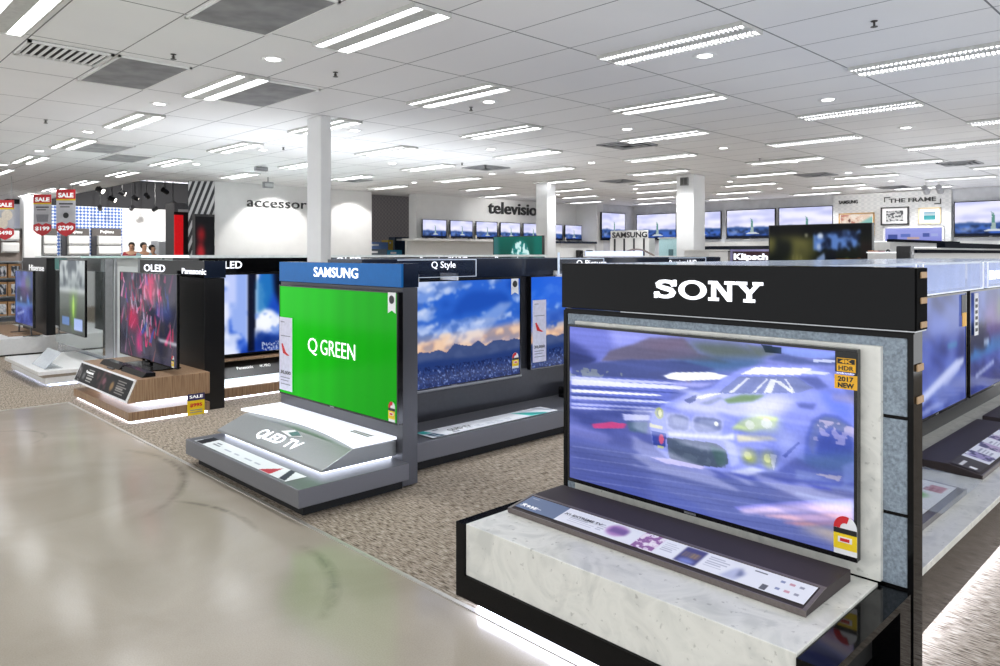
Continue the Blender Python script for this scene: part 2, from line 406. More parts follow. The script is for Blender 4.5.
# walls that the photograph shows
struct('wall_accessory', MB().prism([(6.47, 15.08), (10.35, 15.08), (10.35, 15.38), (6.75, 15.38)], 'z', 0, CEIL), WALLW)
def stripes():
    m = bpy.data.materials.new('diagonal_stripe_print'); m.use_nodes = True; N = m.node_tree.nodes; L = m.node_tree.links
    p = N['Principled BSDF']; g = N.new('ShaderNodeNewGeometry'); s = N.new('ShaderNodeSeparateXYZ'); L.new(g.outputs['Position'], s.inputs['Vector'])
    a = N.new('ShaderNodeMath'); a.operation = 'MULTIPLY_ADD'; a.inputs[1].default_value = -.28; L.new(s.outputs['Z'], a.inputs[0]); L.new(s.outputs['X'], a.inputs[2])
    b = N.new('ShaderNodeMath'); b.operation = 'PINGPONG'; b.inputs[1].default_value = .044; L.new(a.outputs[0], b.inputs[0])
    c = N.new('ShaderNodeMath'); c.operation = 'LESS_THAN'; c.inputs[1].default_value = .022; L.new(b.outputs[0], c.inputs[0])
    mx = N.new('ShaderNodeMixRGB'); mx.inputs[1].default_value = lin('dadada') + [1]; mx.inputs[2].default_value = lin('3a3a3e') + [1]
    L.new(c.outputs[0], mx.inputs[0]); L.new(mx.outputs['Color'], p.inputs['Base Color']); p.inputs['Roughness'].default_value = .6; return m
struct('wall_striped', MB().prism([(6.08, 15.47), (6.465, 15.082), (6.7, 15.36), (6.3, 15.6)], 'z', 0, CEIL), stripes())
struct('wall_television', MB().box(11.42, 17.62, 14.7, 15.0, 0, CEIL), WALLW)
struct('wall_return', MB().box(17.62, 17.95, 13.9, 14.7, 0, CEIL), WALLW)
struct('wall_corner', MB().box(17.95, 19.8, 13.9, 14.2, 0, CEIL), mat('wall_pale_grey', 'd3d4d8', .7, scale=5))
struct('wall_right', MB().box(19.5, 19.8, 2.6, 13.9, 0, CEIL), mat('wall_pale_grey', 'd3d4d8'))
def dapple(name, a, b, sc):
    m = bpy.data.materials.new(name); m.use_nodes = True; N = m.node_tree.nodes; L = m.node_tree.links
    p = N['Principled BSDF']; g = N.new('ShaderNodeNewGeometry'); mp = N.new('ShaderNodeMapping'); mp.inputs['Rotation'].default_value = (0, R(45), 0)
    k = N.new('ShaderNodeTexChecker'); k.inputs['Scale'].default_value = sc; k.inputs['Color1'].default_value = lin(a) + [1]; k.inputs['Color2'].default_value = lin(b) + [1]
    L.new(g.outputs['Position'], mp.inputs['Vector']); L.new(mp.outputs['Vector'], k.inputs['Vector']); L.new(k.outputs['Color'], p.inputs['Base Color']); p.inputs['Roughness'].default_value = .6; return m
struct('wall_frame', MB().box(19.38, 19.5, 4.95, 7.62, 0, CEIL - .01), dapple('fine_grey_mottle', 'cfcfcf', 'c3c4c6', 14))
struct('wall_back', MB().box(7.45, 21, 24, 24.3, -.0, 3.03).box(-6, 5.4, 25.4, 25.7, 0, CEIL), WALLW)
struct('wall_back_patterned', MB().box(5.0, 7.45, 23.98, 24.3, 0, 3.03), dapple('blue_white_check_print', '3f67b8', 'dfe6f5', 15))
struct('wall_back_bulkhead', MB().box(4.5, 21, 23.97, 24.3, 3.03, 3.95), mat('dark_bulkhead', '26262a', .7))
struct('wall_side_mesh', MB().box(13.0, 13.1, 15.0, 24, 0, 3.9), dapple('grey_mesh_print', 'a8a0a0', '8f8a8d', 12))

def column(x0, x1, y0, y1, extra=None):
    return struct('column', MB().box(x0, x1, y0, y1, 0, CEIL), mat('column_white_paint', 'e4e5e5', .55, var=.008, scale=6), bevel=.012)
column(4.21, 4.34, 7.09, 7.39)
column(11.55, 11.83, 10.42, 10.74)
column(12.37, 12.78, 7.44, 7.82)
column(4.55, 4.95, 22.3, 22.75)

# ------------------------------------------------------------------ ceiling fittings
TUBE = mat('fluorescent_tube', 'ffffff', .4, emit='f8faff', es=5.)
TRAY = mat('troffer_reflector', 'c6c6c2', .6)
LOUV = mat('louvre_blade', 'd8d8d8', .3, metal=.4)
def ordinal(n): return ['first', 'second', 'third', 'fourth', 'fifth', 'sixth', 'seventh', 'eighth', 'ninth', 'tenth', 'eleventh', 'twelfth', 'thirteenth'][n]
def troffer(louvred):
    t = thing('ceiling_light', '', 'light', (0, 0, CEIL), 0, 'twin tube ceiling lights')
    b = MB(); w, l = .145, .585      # a shallow tray just under the tiles: frame and reflector back
    b.box(-w, w, -l, l, -.006, -.001)
    for s in (-1, 1): b.box(s * w - .006, s * w + .006, -l, l, -.029, -.001); b.box(-w, w, s * l - .006, s * l + .006, -.026, -.001)
    b.box(-.058, .058, -l, l, -.020, -.006)
    b.build('tray', TRAY, t, local=True)
    for s in (-1, 1):
        m = MB(); r = .032; n = 7; x0 = s * .096
        vs = []
        for y in (-l + .015, l - .015):
            vs += [(x0 + r * math.cos(math.pi * k / (n - 1)), y, -.010 - .012 * math.sin(math.pi * k / (n - 1))) for k in range(n)]
        m.add(vs, [(k, k + 1, n + k + 1, n + k) for k in range(n - 1)] + [tuple(range(n)), tuple(range(2 * n - 1, n - 1, -1))])
        m.build('tube', TUBE, t, local=True)
        if louvred:
            v = MB()
            for k in range(34):
                y = -l + .035 + k * (2 * l - .07) / 33
                v.box(x0 - .036, x0 + .036, y - .006, y + .006, -.034, -.010)
            v.build('louvre', LOUV, t, local=True)
    return t
proto = {}
rows = {}
k_total = 0
for i in range(-2, 12):
    x = 1.135 + i * 1.728 - (.095 if i == 0 else 0)
    n_row = 0
    for j in range(-3, 11):
        y = (2.915 if i % 2 == 0 else 4.105) + j * 2.38 - 2.38
        if y > 14.4 and x > 5.2: continue
        if x > 19.2 or y > 23.5: continue
        vis = seen(x, y, CEIL, 60)
        near = -2 < x < 5 and -3 < y < 8
        if not (vis or near): continue
        lou = x > 3.9 and y < 3.7 or x > 7 and y < 4.8
        lab = 'white twin tube ceiling light, %s along the %s row out from the polished walkway' % (ordinal(n_row), ordinal(i + 2))
        n_row += 1
        if lou not in proto:
            t = troffer(lou); proto[lou] = t; t.location = (x, y, CEIL); t['label'] = lab
        else:
            dup(proto[lou], (x, y, CEIL), 0, lab)
DLW = mat('downlight_lens', 'ffffff', .4, emit='ffffff', es=7.)
def downlight():
    t = thing('downlight', '', 'light', (0, 0, CEIL), 0, 'round recessed downlights')
    MB().lathe([(.052, -.004), (.068, -.010), (.085, -.008), (.092, -.001), (.05, -.001)], n=20).build('trim_ring', mat('downlight_trim', 'eeeeee', .4), t, local=True)
    MB().lathe([(.0, -.006), (.054, -.006), (.054, -.002), (0, -.002)], n=16).build('lens', DLW, t, local=True)
    return t
d0 = None
for i in range(0, 8):
    for j in range(0, 11):
        x, y = 2.73 + i * 2.29, .55 + j * 2.375
        if y > 14.6 and x > 5 or not seen(x, y, CEIL, -2) or x > 19: continue
        lab = 'small round white downlight, %s along the %s line of downlights from the walkway' % (ordinal(j), ordinal(i))
        l_ = bpy.data.lights.new('downlight_lamp', 'SPOT'); l_.energy = 58; l_.spot_size = R(125); l_.spot_blend = .7; l_.shadow_soft_size = .05; l_.color = (.97, .985, 1)
        lo = bpy.data.objects.new('downlight_lamp', l_); COL.objects.link(lo); lo.location = (x, y, CEIL - .02)
        if d0 is None: d0 = downlight(); d0.location = (x, y, CEIL); d0['label'] = lab
        else: dup(d0, (x, y, CEIL), 0, lab)
SPR = mat('sprinkler_brass', '4a4744', .4, metal=.6)
s0 = None
SP = [(2.13, 5.70, 'between the two big grey ceiling panels'), (2.15, 9.5, 'on the left, beyond the slotted vent'), (3.3, 5.33, 'over the blue headed stand'), (5.06, 1.73, 'at the upper right of the ceiling'),
      (5.08, 5.63, 'beside the middle downlight'), (8.1, 5.3, 'near the square diffuser in mid ceiling'), (8.1, 9.2, 'farther in, before the second pillar'), (5.1, 9.6, 'behind the first pillar'), (11.1, 5.5, 'before the third pillar'), (11.2, 1.9, 'far along the right of the ceiling')]
for x, y, w in SP:
    lab = 'tiny dark ceiling sprinkler ' + w
    if s0 is None:
        s0 = thing('ceiling_sprinkler', lab, 'sprinkler', (x, y, CEIL), 0, 'ceiling sprinklers')
        MB().lathe([(.022, -.001), (.02, -.005), (.007, -.008), (.007, -.03), (.003, -.034)], n=12).build('body', SPR, s0, local=True)
        MB().lathe([(.003, -.034), (.022, -.037), (.022, -.040), (.002, -.042)], n=12).box(-.012, -.009, -.002, .002, -.037, -.015).box(.009, .012, -.002, .002, -.037, -.015).build('deflector', SPR, s0, local=True)
    else: dup(s0, (x, y, CEIL), 0, lab)
def panel(x0, x1, y0, y1, c, lab):
    t = thing('ceiling_panel', lab, 'ceiling panel', ((x0 + x1) / 2, (y0 + y1) / 2, CEIL))
    MB().box(x0 + .01, x1 - .01, y0 + .01, y1 - .01, CEIL - .012, CEIL - .002).build('sheet', mat('perforated_grey_' + c, c, .7, var=.12, scale=5), t)
    b = MB(); e = .018
    b.box(x0, x1, y0, y0 + e, CEIL - .016, CEIL - .001).box(x0, x1, y1 - e, y1, CEIL - .016, CEIL - .001).box(x0, x0 + e, y0, y1, CEIL - .016, CEIL - .001).box(x1 - e, x1, y0, y1, CEIL - .016, CEIL - .001)
    b.build('frame', WHITE, t)
panel(1.84, 2.39, 6.0, 7.09, '8b8b8d', 'dark grey ceiling panel beside the slotted air vent')
panel(1.84, 2.39, 3.80, 4.74, '8f8f91', 'large grey ceiling panel nearest the camera, at the top edge')
panel(3.0, 3.54, 5.97, 7.06, '909092', 'grey ceiling panel just before the first white pillar')
panel(2.83, 3.58, 10.95, 11.95, 'a2a2a4', 'pale grey ceiling panel far left, with a light at its corner')
panel(3.6, 4.17, 11.9, 12.9, '98989a', 'small grey ceiling panel farthest to the left')
t = thing('air_vent', 'white slotted air vent with dark gaps in the ceiling', 'air vent', (1.53, 6.22, CEIL))
b = MB(); x0, x1, y0, y1 = 1.25, 1.81, 6.0, 6.47
b.box(x0, x1, y0, y0 + .025, CEIL - .02, CEIL - .001).box(x0, x1, y1 - .025, y1, CEIL - .02, CEIL - .001).box(x0, x0 + .025, y0, y1, CEIL - .02, CEIL - .001).box(x1 - .025, x1, y0, y1, CEIL - .02, CEIL - .001)
b.build('frame', WHITE, t)
MB().box(x0, x1, y0, y1, CEIL - .004, CEIL - .0015).build('duct_opening', RUBBER, t)
for k in range(10):
    x = x0 + .05 + k * .05
    MB().prism([(x, CEIL - .005), (x + .004, CEIL - .005), (x + .012, CEIL - .02), (x + .008, CEIL - .02)], 'y', y0 + .02, y1 - .02).build('blade', WHITE, t)
def diffuser(px, py, s, lab):
    x, y, _ = on_z(px, py, CEIL)
    t = thing('ceiling_diffuser', lab, 'air diffuser', (x, y, CEIL), 0, 'square ceiling diffusers')
    b = MB()
    for k, (a, z) in enumerate(((s, -.004), (s * .72, -.012), (s * .46, -.02))):
        e = .03
        b.box(-a, a, -a, -a + e, z - .012, z).box(-a, a, a - e, a, z - .012, z).box(-a, -a + e, -a, a, z - .012, z).box(a - e, a, -a, a, z - .012, z)
    b.build('cone', mat('diffuser_grey', 'a5a6a8', .5), t, local=True)
    MB().box(-s, s, -s, s, -.004, -.001).build('opening', mat('diffuser_dark', '3c3d40', .7), t, local=True)
diffuser(627, 144.5, .3, 'dark square diffuser in mid ceiling, nearest of the square ones')
diffuser(486, 167.5, .3, 'dark square diffuser left of the second pillar')
diffuser(352, 180, .3, 'dark square diffuser right of the first pillar')
diffuser(620, 181, .3, 'dark square diffuser just left of the third pillar')
diffuser(816, 174.5, .3, 'dark square diffuser above the row of large wall televisions')
diffuser(893, 187, .3, 'dark square diffuser before the grey picture wall')
diffuser(960, 163, .28, 'dark square diffuser above the far right wall television')
def hung_sign(px, py, y, w, h, lab):
    p = on_y(px, py, y); t = thing('ceiling_sensor', lab, 'sensor box', (p[0], y, p[2]))
    MB().box(-w / 2, w / 2, -.04, .04, -h, 0).build('case', mat('sensor_grey', '8d8e90', .5), t, bevel=.006, local=True)
    MB().tube([(0, 0, 0), (0, 0, CEIL - p[2])], .012).build('drop_rod', mat('sensor_grey', '8d8e90'), t, local=True)
    MB().box(-w / 2 + .02, w / 2 - .02, -.043, -.04, -h + .03, -.03).build('front_plate', mat('sensor_face', 'b8b9ba', .4), t, local=True)
hung_sign(261, 167, 12.0, .22, .07, 'slim grey box hanging from the ceiling left of the first pillar')
hung_sign(268, 182, 13.6, .2, .12, 'grey box on a rod just above the white wall with the thin lettering')
for px, lab in ((925, 'white spotlight head over the grey picture wall, left one'), (939, 'white spotlight head over the grey picture wall, right one')):
    p = on_x(px, 184, 17.5); t = thing('spotlight', lab, 'spotlight', (p[0], p[1], CEIL), 0)
    MB().tube([(0, 0, 0), (0, 0, -.1)], .02).build('stem', WHITE, t, local=True)
    MB().tube([(-.05, 0, -.1), (.12, 0, -.19)], [.06, .07], 12).build('head', mat('spot_grey', 'a0a0a2', .4), t, local=True)
t = thing('wall_speaker', 'small square grey speaker high on the third pillar', 'speaker', (12.35, 7.62, 2.96))
MB().box(12.335, 12.37, 7.55, 7.72, 2.94, 3.10).build('case', mat('sensor_grey', '8d8e90'), t, bevel=.006)
MB().box(12.327, 12.335, 7.565, 7.625, 2.955, 3.085).box(12.327, 12.335, 7.64, 7.705, 2.955, 3.085).build('grille', mat('speaker_grille', '5a5a58', .6), t)

# ------------------------------------------------------------------ televisions
def television(label, loc, w, h, rz, pic, group=None, depth=.045, bez=.012, stand=None, es=None, name='television', logo=True, back=True):
    """loc: middle of the bottom edge of the front; local x runs along the screen, local -y is the front"""
    t = thing(name, label, 'television', loc, rz, group)
    b = MB().box(-w / 2, w / 2, .006, depth, 0, h)
    b.build('housing', BEZEL, t, bevel=.004, local=True)
    f = MB(); k = bez
    f.box(-w / 2, w / 2, 0, .008, h - k, h).box(-w / 2, w / 2, 0, .008, 0, k * 1.5).box(-w / 2, -w / 2 + k, 0, .008, k * 1.5, h - k).box(w / 2 - k, w / 2, 0, .008, k * 1.5, h - k)
    f.build('bezel', BEZEL, t, local=True)
    pic.sheet('screen', es or SCREEN, t, (-w / 2 + k, .004, k * 1.5), (w - 2 * k, 0, 0), (0, 0, h - 2.5 * k), local=True)
    if logo: MB().box(-.03, .03, -.001, 0, k * .35, k * 1.1).build('maker_badge', mat('badge_silver', '9a9ca0', .3, metal=.7), t, local=True)
    if stand:
        s = MB()
        for q in (-1, 1):
            s.prism([(q * w * .32 - .02, 0), (q * w * .32 + .02, 0), (q * w * .32 + q * .05 + .015, -stand), (q * w * .32 + q * .05 - .015, -stand)], 'y', .012, .03)
            s.box(q * w * .32 + q * .05 - .02, q * w * .32 + q * .05 + .02, -.10, .14, -stand, -stand + .012)
        s.build('stand', mat('stand_grey', '54555a', .4, metal=.4), t, bevel=.002, local=True)
    elif back:
        MB().box(-.2, .2, depth, depth + .03, h * .3, h * .7).build('wall_bracket', mat('bracket_black', '1d1d1f', .5), t, local=True)
    return t

def pic_race():
    p = Pic(360, 203, '6f79b0')
    def W(cx, cy):      # picture points were read on an enlarged view of the screen
        q = on_x(565 + .3606 * cx, 320 + .3604 * cy, 2.93); return ((2.485 - q[1]) / .795, (1.268 - q[2]) / .78)
    def P(l, c, al=1., soft=1, sy=None): p.poly([W(*q) for q in l], c, al, soft if soft > 3 else soft // 2, 0 if sy == 1 else sy)
    def El(cx, cy, rx, ry, c, al=1., soft=1, rot=0.): u, v = W(cx, cy); p.ell(u, v, rx, ry, c, al, soft if soft > 2 else 0, rot)
    p.grad([(0, '7f86cc'), (.25, '6a74b4'), (.5, '626cae'), (1, '575f9c')])
    n1 = p.noise(2, 16, 1, 4); n2 = p.noise(1.1, 30, 2, 3); n3 = p.noise(7, 9, 3, 4); n4 = p.noise(24, 26, 6, 3)
    P([(0, 0), (260, 20), (240, 60), (130, 90), (60, 150), (0, 150)], '7078c4', .95, 4); P([(120, 30), (330, 40), (240, 62), (140, 85)], '9096dc', .9, 5)
    P([(0, 50), (60, 85), (100, 118), (0, 125)], '3c457c', .8, 4); P([(0, 85), (90, 112), (60, 130), (0, 135)], '353d66', .7, 3)
    P([(100, 118), (125, 88), (190, 70), (235, 52), (330, 54), (372, 96), (470, 125), (300, 112), (170, 118)], '6a6478', .85, 3)
    m = np.zeros(p.X.shape, bool); q0, q1 = W(115, 60), W(350, 118)
    p.mask((n4 > .5) & (n3 > .44) & (p.X > q0[0]) & (p.X < q1[0]) & (p.Y > .07) & (p.Y < .27) & (p.Y > .30 - .22 * (p.X - q0[0])) , '857060', .4, 1)
    P([(200, 66), (330, 54), (350, 78), (260, 88)], '75657a', .5, 4)
    P([(335, 60), (470, 66), (560, 92), (545, 112), (420, 112), (372, 92)], '596450', .75, 4); P([(500, 70), (560, 80), (590, 100), (540, 105)], '66706a', .7, 3)
    P([(370, 112), (560, 112), (520, 140), (400, 146), (250, 130), (300, 118)], '41698a', .7, 4)
    P([(20, 128), (180, 112), (330, 118), (420, 140), (300, 172), (20, 158)], '4d5788', .9, 3); p.mask((n4 > .54) & (p.Y < .36) & (p.Y > .26) & (p.X < .42), '9aa398', .55, 0)
    P([(560, 74), (760, 96), (760, 112), (640, 106), (590, 92)], '8396de', .9, 1); P([(545, 70), (600, 80), (600, 98), (556, 92)], '26333c', .85, 1); P([(600, 96), (700, 118), (760, 104), (760, 130), (640, 126), (560, 112)], '4d5a86', .7, 2)
    P([(690, 112), (760, 116), (760, 122), (690, 120)], 'c9d0ee', .8, 0)
    # motion streaks
    P([(20, 158), (300, 172), (290, 262), (20, 250)], '6773c2', .85, 3)
    for y, x1, h, c, al in ((164, 285, 5, 'b3b8ee', .9), (175, 320, 8, 'c9ccf8', .95), (190, 300, 3, '4a5796', .8), (199, 250, 4, 'dfe2fd', .95), (211, 260, 3, '47548f', .8), (218, 290, 4, 'c4c9f6', .9), (229, 250, 3, '4f5c9c', .8), (236, 240, 3, 'b9bff0', .8), (246, 250, 3, 'cdd1f8', .9)):
        P([(18, y - h), (x1, y + x1 * .05 - h * .6), (x1 + 25, y + x1 * .055), (x1, y + x1 * .05 + h * .6), (18, y + h)], c, al, 2, 1)
    P([(274, 158), (300, 149), (400, 148), (455, 158), (430, 168), (330, 172), (285, 166)], 'e4e7fe', .97, 2, 1); P([(300, 176), (420, 178), (380, 190), (300, 188)], 'a3a6e4', .8, 3)
    P([(20, 254), (240, 262), (240, 350), (20, 330)], '565f9e', .9, 4); p.mask((n1 > .54) & (p.Y > .47) & (p.Y < .72) & (p.X < .55), '8287cc', .55, 2); p.mask((n1 < .4) & (p.Y > .47) & (p.Y < .8) & (p.X < .6), '3b4680', .5, 2)
    P([(75, 292), (130, 286), (170, 292), (165, 304), (80, 304)], 'c8487c', .85, 2, 1); P([(160, 264), (235, 268), (235, 282), (165, 282)], 'c2c5ee', .8, 2, 1); P([(170, 285), (230, 285), (228, 318), (180, 312)], '4f6a74', .7, 2)
    # road
    P([(20, 345), (240, 372), (450, 425), (800, 460), (800, 660), (20, 440)], '626ca6', .95, 5); P([(20, 350), (240, 430), (240, 520), (20, 450)], '49528f', .6, 8)
    for k in range(12): P([(20, 352 + k * 15), (800, 452 + k * 17), (800, 455 + k * 17), (20, 355 + k * 15)], ['8a92c8', '464f86'][k % 2], .32, 2, 1)
    P([(470, 428), (740, 470), (740, 478), (470, 438)], '4a58d2', .7, 2); P([(620, 470), (800, 478), (800, 500), (560, 490)], '77749a', .5, 5)
    P([(470, 522), (620, 508), (800, 500), (800, 512), (620, 520), (480, 532)], '7a7fd2', .9, 2, 1); P([(480, 530), (620, 516), (800, 510), (800, 545), (640, 540), (500, 540)], 'dcc4e8', .95, 3, 2)
    P([(540, 546), (800, 540), (800, 566), (640, 562)], 'dfb4c8', .9, 3); P([(600, 566), (800, 562), (800, 576), (660, 576)], 'c48892', .8, 3); P([(640, 578), (800, 574), (800, 650), (720, 610)], 'a79c98', .9, 4)
    # car body
    P([(236, 300), (240, 258), (285, 232), (345, 206), (405, 192), (440, 165), (490, 138), (540, 128), (690, 132), (740, 152), (778, 200), (803, 240), (806, 420), (740, 428), (640, 384), (588, 424), (440, 428), (290, 392), (248, 356)], '8a94e2', .97, 2)
    P([(300, 250), (345, 212), (430, 206), (600, 210), (650, 232), (600, 262), (470, 280), (370, 262)], 'b3b7f1', .95, 4); P([(480, 232), (600, 224), (600, 262), (520, 268)], 'cfd0f8', .7, 5); P([(600, 330), (660, 300), (650, 370), (610, 400)], 'a2abec', .7, 5)
    P([(425, 206), (482, 160), (640, 160), (690, 192), (650, 206), (452, 208)], '7882b2', .97, 1)
    for a in ((455, 205, 505, 165, 12), (520, 206, 560, 166, 8), (552, 206, 572, 168, 22), (596, 172, 640, 206, -16), (630, 200, 610, 168, 7)):
        P([(a[0], a[1]), (a[0] + a[4], a[1]), (a[2] + a[4] * .7, a[3]), (a[2], a[3])], 'dde0fb', .9, 1)
    P([(488, 154), (530, 134), (690, 138), (652, 156)], 'e3e6fd', .97, 1); P([(648, 140), (740, 150), (720, 156), (660, 152)], 'd4d8f8', .8, 1); P([(640, 160), (700, 160), (735, 192), (700, 196)], '56609a', .8, 2)
    P([(440, 224), (490, 210), (560, 211), (524, 230), (452, 236)], '718c66', .9, 2); P([(345, 222), (400, 208), (440, 206), (380, 222)], 'e2e3fb', .85, 1); P([(330, 226), (368, 208), (362, 228), (345, 236)], '5a6490', .8, 1); P([(370, 236), (430, 214), (440, 222), (400, 240)], '6d7a80', .5, 2)
    P([(640, 232), (700, 236), (690, 252), (650, 246)], '56609e', .75, 3); P([(700, 200), (770, 200), (800, 250), (800, 300), (740, 262)], '6377dc', .8, 4)
    P([(664, 400), (668, 330), (686, 282), (720, 262), (760, 270), (800, 300), (806, 420), (740, 428)], '5867b4', .9, 3); P([(676, 350), (690, 295), (720, 272), (750, 276), (800, 305), (800, 340), (740, 300), (704, 320), (690, 380)], '76809c', .6, 2)
    P([(700, 380), (705, 330), (740, 312), (790, 320), (800, 350), (790, 400)], '3f4f98', .8, 3); p.mask((n4 > .56) & (p.X > W(690, 300)[0]) & (p.Y > W(760, 290)[1]) & (p.Y < W(760, 350)[1]), 'd4c4e0', .6, 0)
    P([(640, 384), (806, 372), (806, 432), (700, 420)], '527088', .7, 4); p.mask((n2 > .55) & (p.X > W(640, 380)[0]) & (p.Y > .62) & (p.Y < .76), '9aa8d0', .5, 1)
    # front
    for pts, cx, cy in (([(284, 274), (292, 265), (325, 268), (343, 276), (345, 304), (335, 312), (300, 309), (286, 298)], 315, 288), ([(357, 280), (366, 272), (415, 275), (436, 284), (434, 308), (420, 318), (372, 316), (358, 306)], 396, 296)):
        P([(cx + (q[0] - cx) * 1.1, cy + (q[1] - cy) * 1.16) for q in pts], 'bcc2ef', .85, 2); P(pts, '717ba6', .97, 2); P([(cx + (q[0] - cx) * .7 + 4, cy + (q[1] - cy) * .55 - 4) for q in pts], '8f99bf', .7, 3)
    El(420, 292, .012, .012, 'eef0ff', .9, 1)
    P([(460, 306), (488, 284), (540, 272), (592, 275), (584, 300), (505, 313)], 'b7cb92', .95, 2); El(516, 295, .05, .04, 'dcee9c', .85, 4); El(514, 295, .026, .024, 'f6fbd8', .95, 2); El(560, 290, .07, .046, 'e6f4b4', .85, 5); El(560, 291, .03, .026, 'fbffe4', .95, 2)
    El(262, 262, .03, .034, 'a9b45c', .85, 2); El(262, 262, .018, .02, '5c6a7c', .6, 1); El(264, 262, .012, .02, 'eef0a0', .95, 0)
    P([(236, 290), (272, 298), (270, 308), (236, 300)], 'd9d59c', .85, 1); P([(240, 310), (282, 318), (278, 358), (246, 350)], '2f3f8c', .85, 1); El(268, 334, .016, .03, 'd85a72', .9, 1); P([(258, 352), (275, 354), (273, 361), (258, 359)], 'c2c87c', .8, 0)
    P([(286, 314), (440, 326), (470, 318), (470, 336), (290, 326)], 'd8dbfa', .9, 2); P([(476, 322), (570, 326), (592, 338), (480, 342)], 'd6d0a6', .8, 2)
    P([(282, 330), (302, 331), (420, 346), (448, 366), (455, 402), (432, 414), (320, 402), (290, 386)], '505c70', .95, 1); p.mask((n4 > .5) & (p.X > W(286, 330)[0]) & (p.X < W(446, 370)[0]) & (p.Y > W(330, 340)[1]) & (p.Y < W(380, 402)[1]), '667488', .5, 0); P([(400, 346), (446, 368), (450, 404), (424, 410)], '4a6a66', .6, 3)
    P([(440, 336), (470, 345), (486, 400), (462, 412)], 'a9b2ee', .9, 2); P([(484, 362), (600, 366), (590, 408), (500, 402)], '6a78b0', .7, 3); P([(604, 380), (648, 342), (652, 346), (612, 388)], '49559a', .8, 1)
    El(512, 384, .042, .042, '9aa660', .88, 3); El(508, 380, .022, .02, 'ccd488', .75, 2); El(566, 392, .036, .05, 'a0aa70', .85, 3); El(562, 388, .018, .024, 'd6dc9c', .7, 1); P([(570, 376), (588, 380), (580, 424), (574, 404)], 'd0d4e0', .7, 1)
    P([(236, 388), (290, 394), (450, 430), (590, 440), (770, 456), (770, 466), (560, 452), (430, 442), (240, 398)], '5660a8', .9, 2); P([(238, 384), (300, 390), (390, 412), (380, 418), (280, 402)], 'b8aee6', .8, 2, 1); P([(460, 424), (520, 412), (560, 420), (510, 436)], 'c8cef0', .75, 3); P([(690, 430), (770, 438), (760, 452)], 'c4b8b8', .8, 1); P([(770, 410), (806, 396), (806, 450), (775, 462)], '7d8fc8', .8, 3)
    El(612, 336, .05, .05, 'c6cdf2', .5, 4); u, v = W(770, 220); p.rect(u - .05, v - .02, u + .06, v + .02, '9a8c94', .45, 2)
    sm = p.noise(1.3, 9, 14, 4, .12); p.mask((sm > .56) & (p.X > .5) & (p.Y > .3) & (p.Y < .82), 'd6d9fb', .34, 3, 1); p.mask((sm < .41) & (p.X > .4) & (p.Y > .4), '4c5aa6', .3, 3, 1)
    p.im = p.im * .72 + p.blur(p.im, 4, 0) * .28
    g = p.im.mean(axis=2, keepdims=True); p.im = p.im * .9 + g * .1; p.im = np.clip((p.im - .47) * 1.3 + .49, 0, 1)
    p.im *= (1 + (n2 - .5) * .22 + (p.noise(120, 70, 9, 2) - .5) * .06)[..., None]
    return p
def pic_green():
    p = Pic(150, 84, '0bb80a'); p.grad([(0, '0cbd0b'), (1, '0ab008')])
    p.im *= (1.04 - .16 * p.X / p.asp)[..., None]
    for k, d in enumerate((.0, .3, .56, .78, .98, 1.2, 1.38, 1.58)): p.rect(d, 0, d + .1, 1, '088f0a' if k > 3 else '11cc10', .28, 3)
    return p
def pic_sunset(seed=5, only_sky=False):
    p = Pic(220, 124); p.grad([(0, '2a62cc'), (.35, '2a60c4'), (.55, '5f7cc8'), (.66, 'd9b4a0'), (.74, 'b08a86'), (.8, '22366e'), (1, '0a1c54')])
    n = p.noise(1.6, 5, seed, 6, -.14); n2 = p.noise(4, 11, seed + 1, 5, -.22); n3 = p.noise(9, 16, seed + 3, 4, -.2)
    p.mask((n < .44) & (p.Y < .6), '1746a8', .75, 3); p.mask((n > .53) & (p.Y < .6), '8aa6e0', .7, 1); p.mask((n > .56) & (n2 > .46) & (p.Y < .6), 'cdd8f2', .6, 2); p.mask((n > .52) & (n3 > .6) & (p.Y < .62), 'e6eaf8', .5, 1); p.mask((n > .5) & (n3 < .38) & (p.Y < .6), '3f66b4', .7, 1)
    p.poly([(0, .63), (.3, .58), (.7, .54), (1.2, .51), (1.78, .46), (1.78, .62), (1.1, .6), (.6, .66), (0, .74)], 'e2b08c', .8, 3); p.mask((n3 > .52) & (p.Y > .5) & (p.Y < .66), 'f4d2b0', .6, 1); p.mask((n3 < .4) & (p.Y > .5) & (p.Y < .66), '7a7f9c', .5, 1)
    for k in range(9):
        x = 1.5 - k * .05; p.poly([(1.66 - k * .02, .24), (1.68 - k * .02, .25), (x - .28, .6), (x - .35, .6)], 'd3dcf4', [.42, .2][k % 2], 2)
    pts = [(0, .74)] + [(.1 * k, .70 - .05 * abs(math.sin(k * 1.3 + seed)) - .03 * (k > 8) - .02 * (k % 3 == 0)) for k in range(1, 19)] + [(1.8, .86), (0, .86)]
    p.poly(pts, '34487a', .95, 0); p.mask((n3 > .52) & (p.Y > .66) & (p.Y < .76), '4c5c88', .5, 1); p.poly([(0, .8), (.6, .74), (1.2, .77), (1.8, .73), (1.8, 1), (0, 1)], '1c3470', .9, 2)
    g = p.noise(70, 60, 8, 2); p.mask((g > .72) & (p.Y > .83), '93a5dc', .6); p.mask((g < .42) & (p.Y > .8), '0a1744', .7)
    return p
def pic_bluesky():
    p = pic_sunset(11); p.poly([(0, 0), (1.78, 0), (1.78, .3), (0, .34)], '1c5fd8', .85, 6); return p
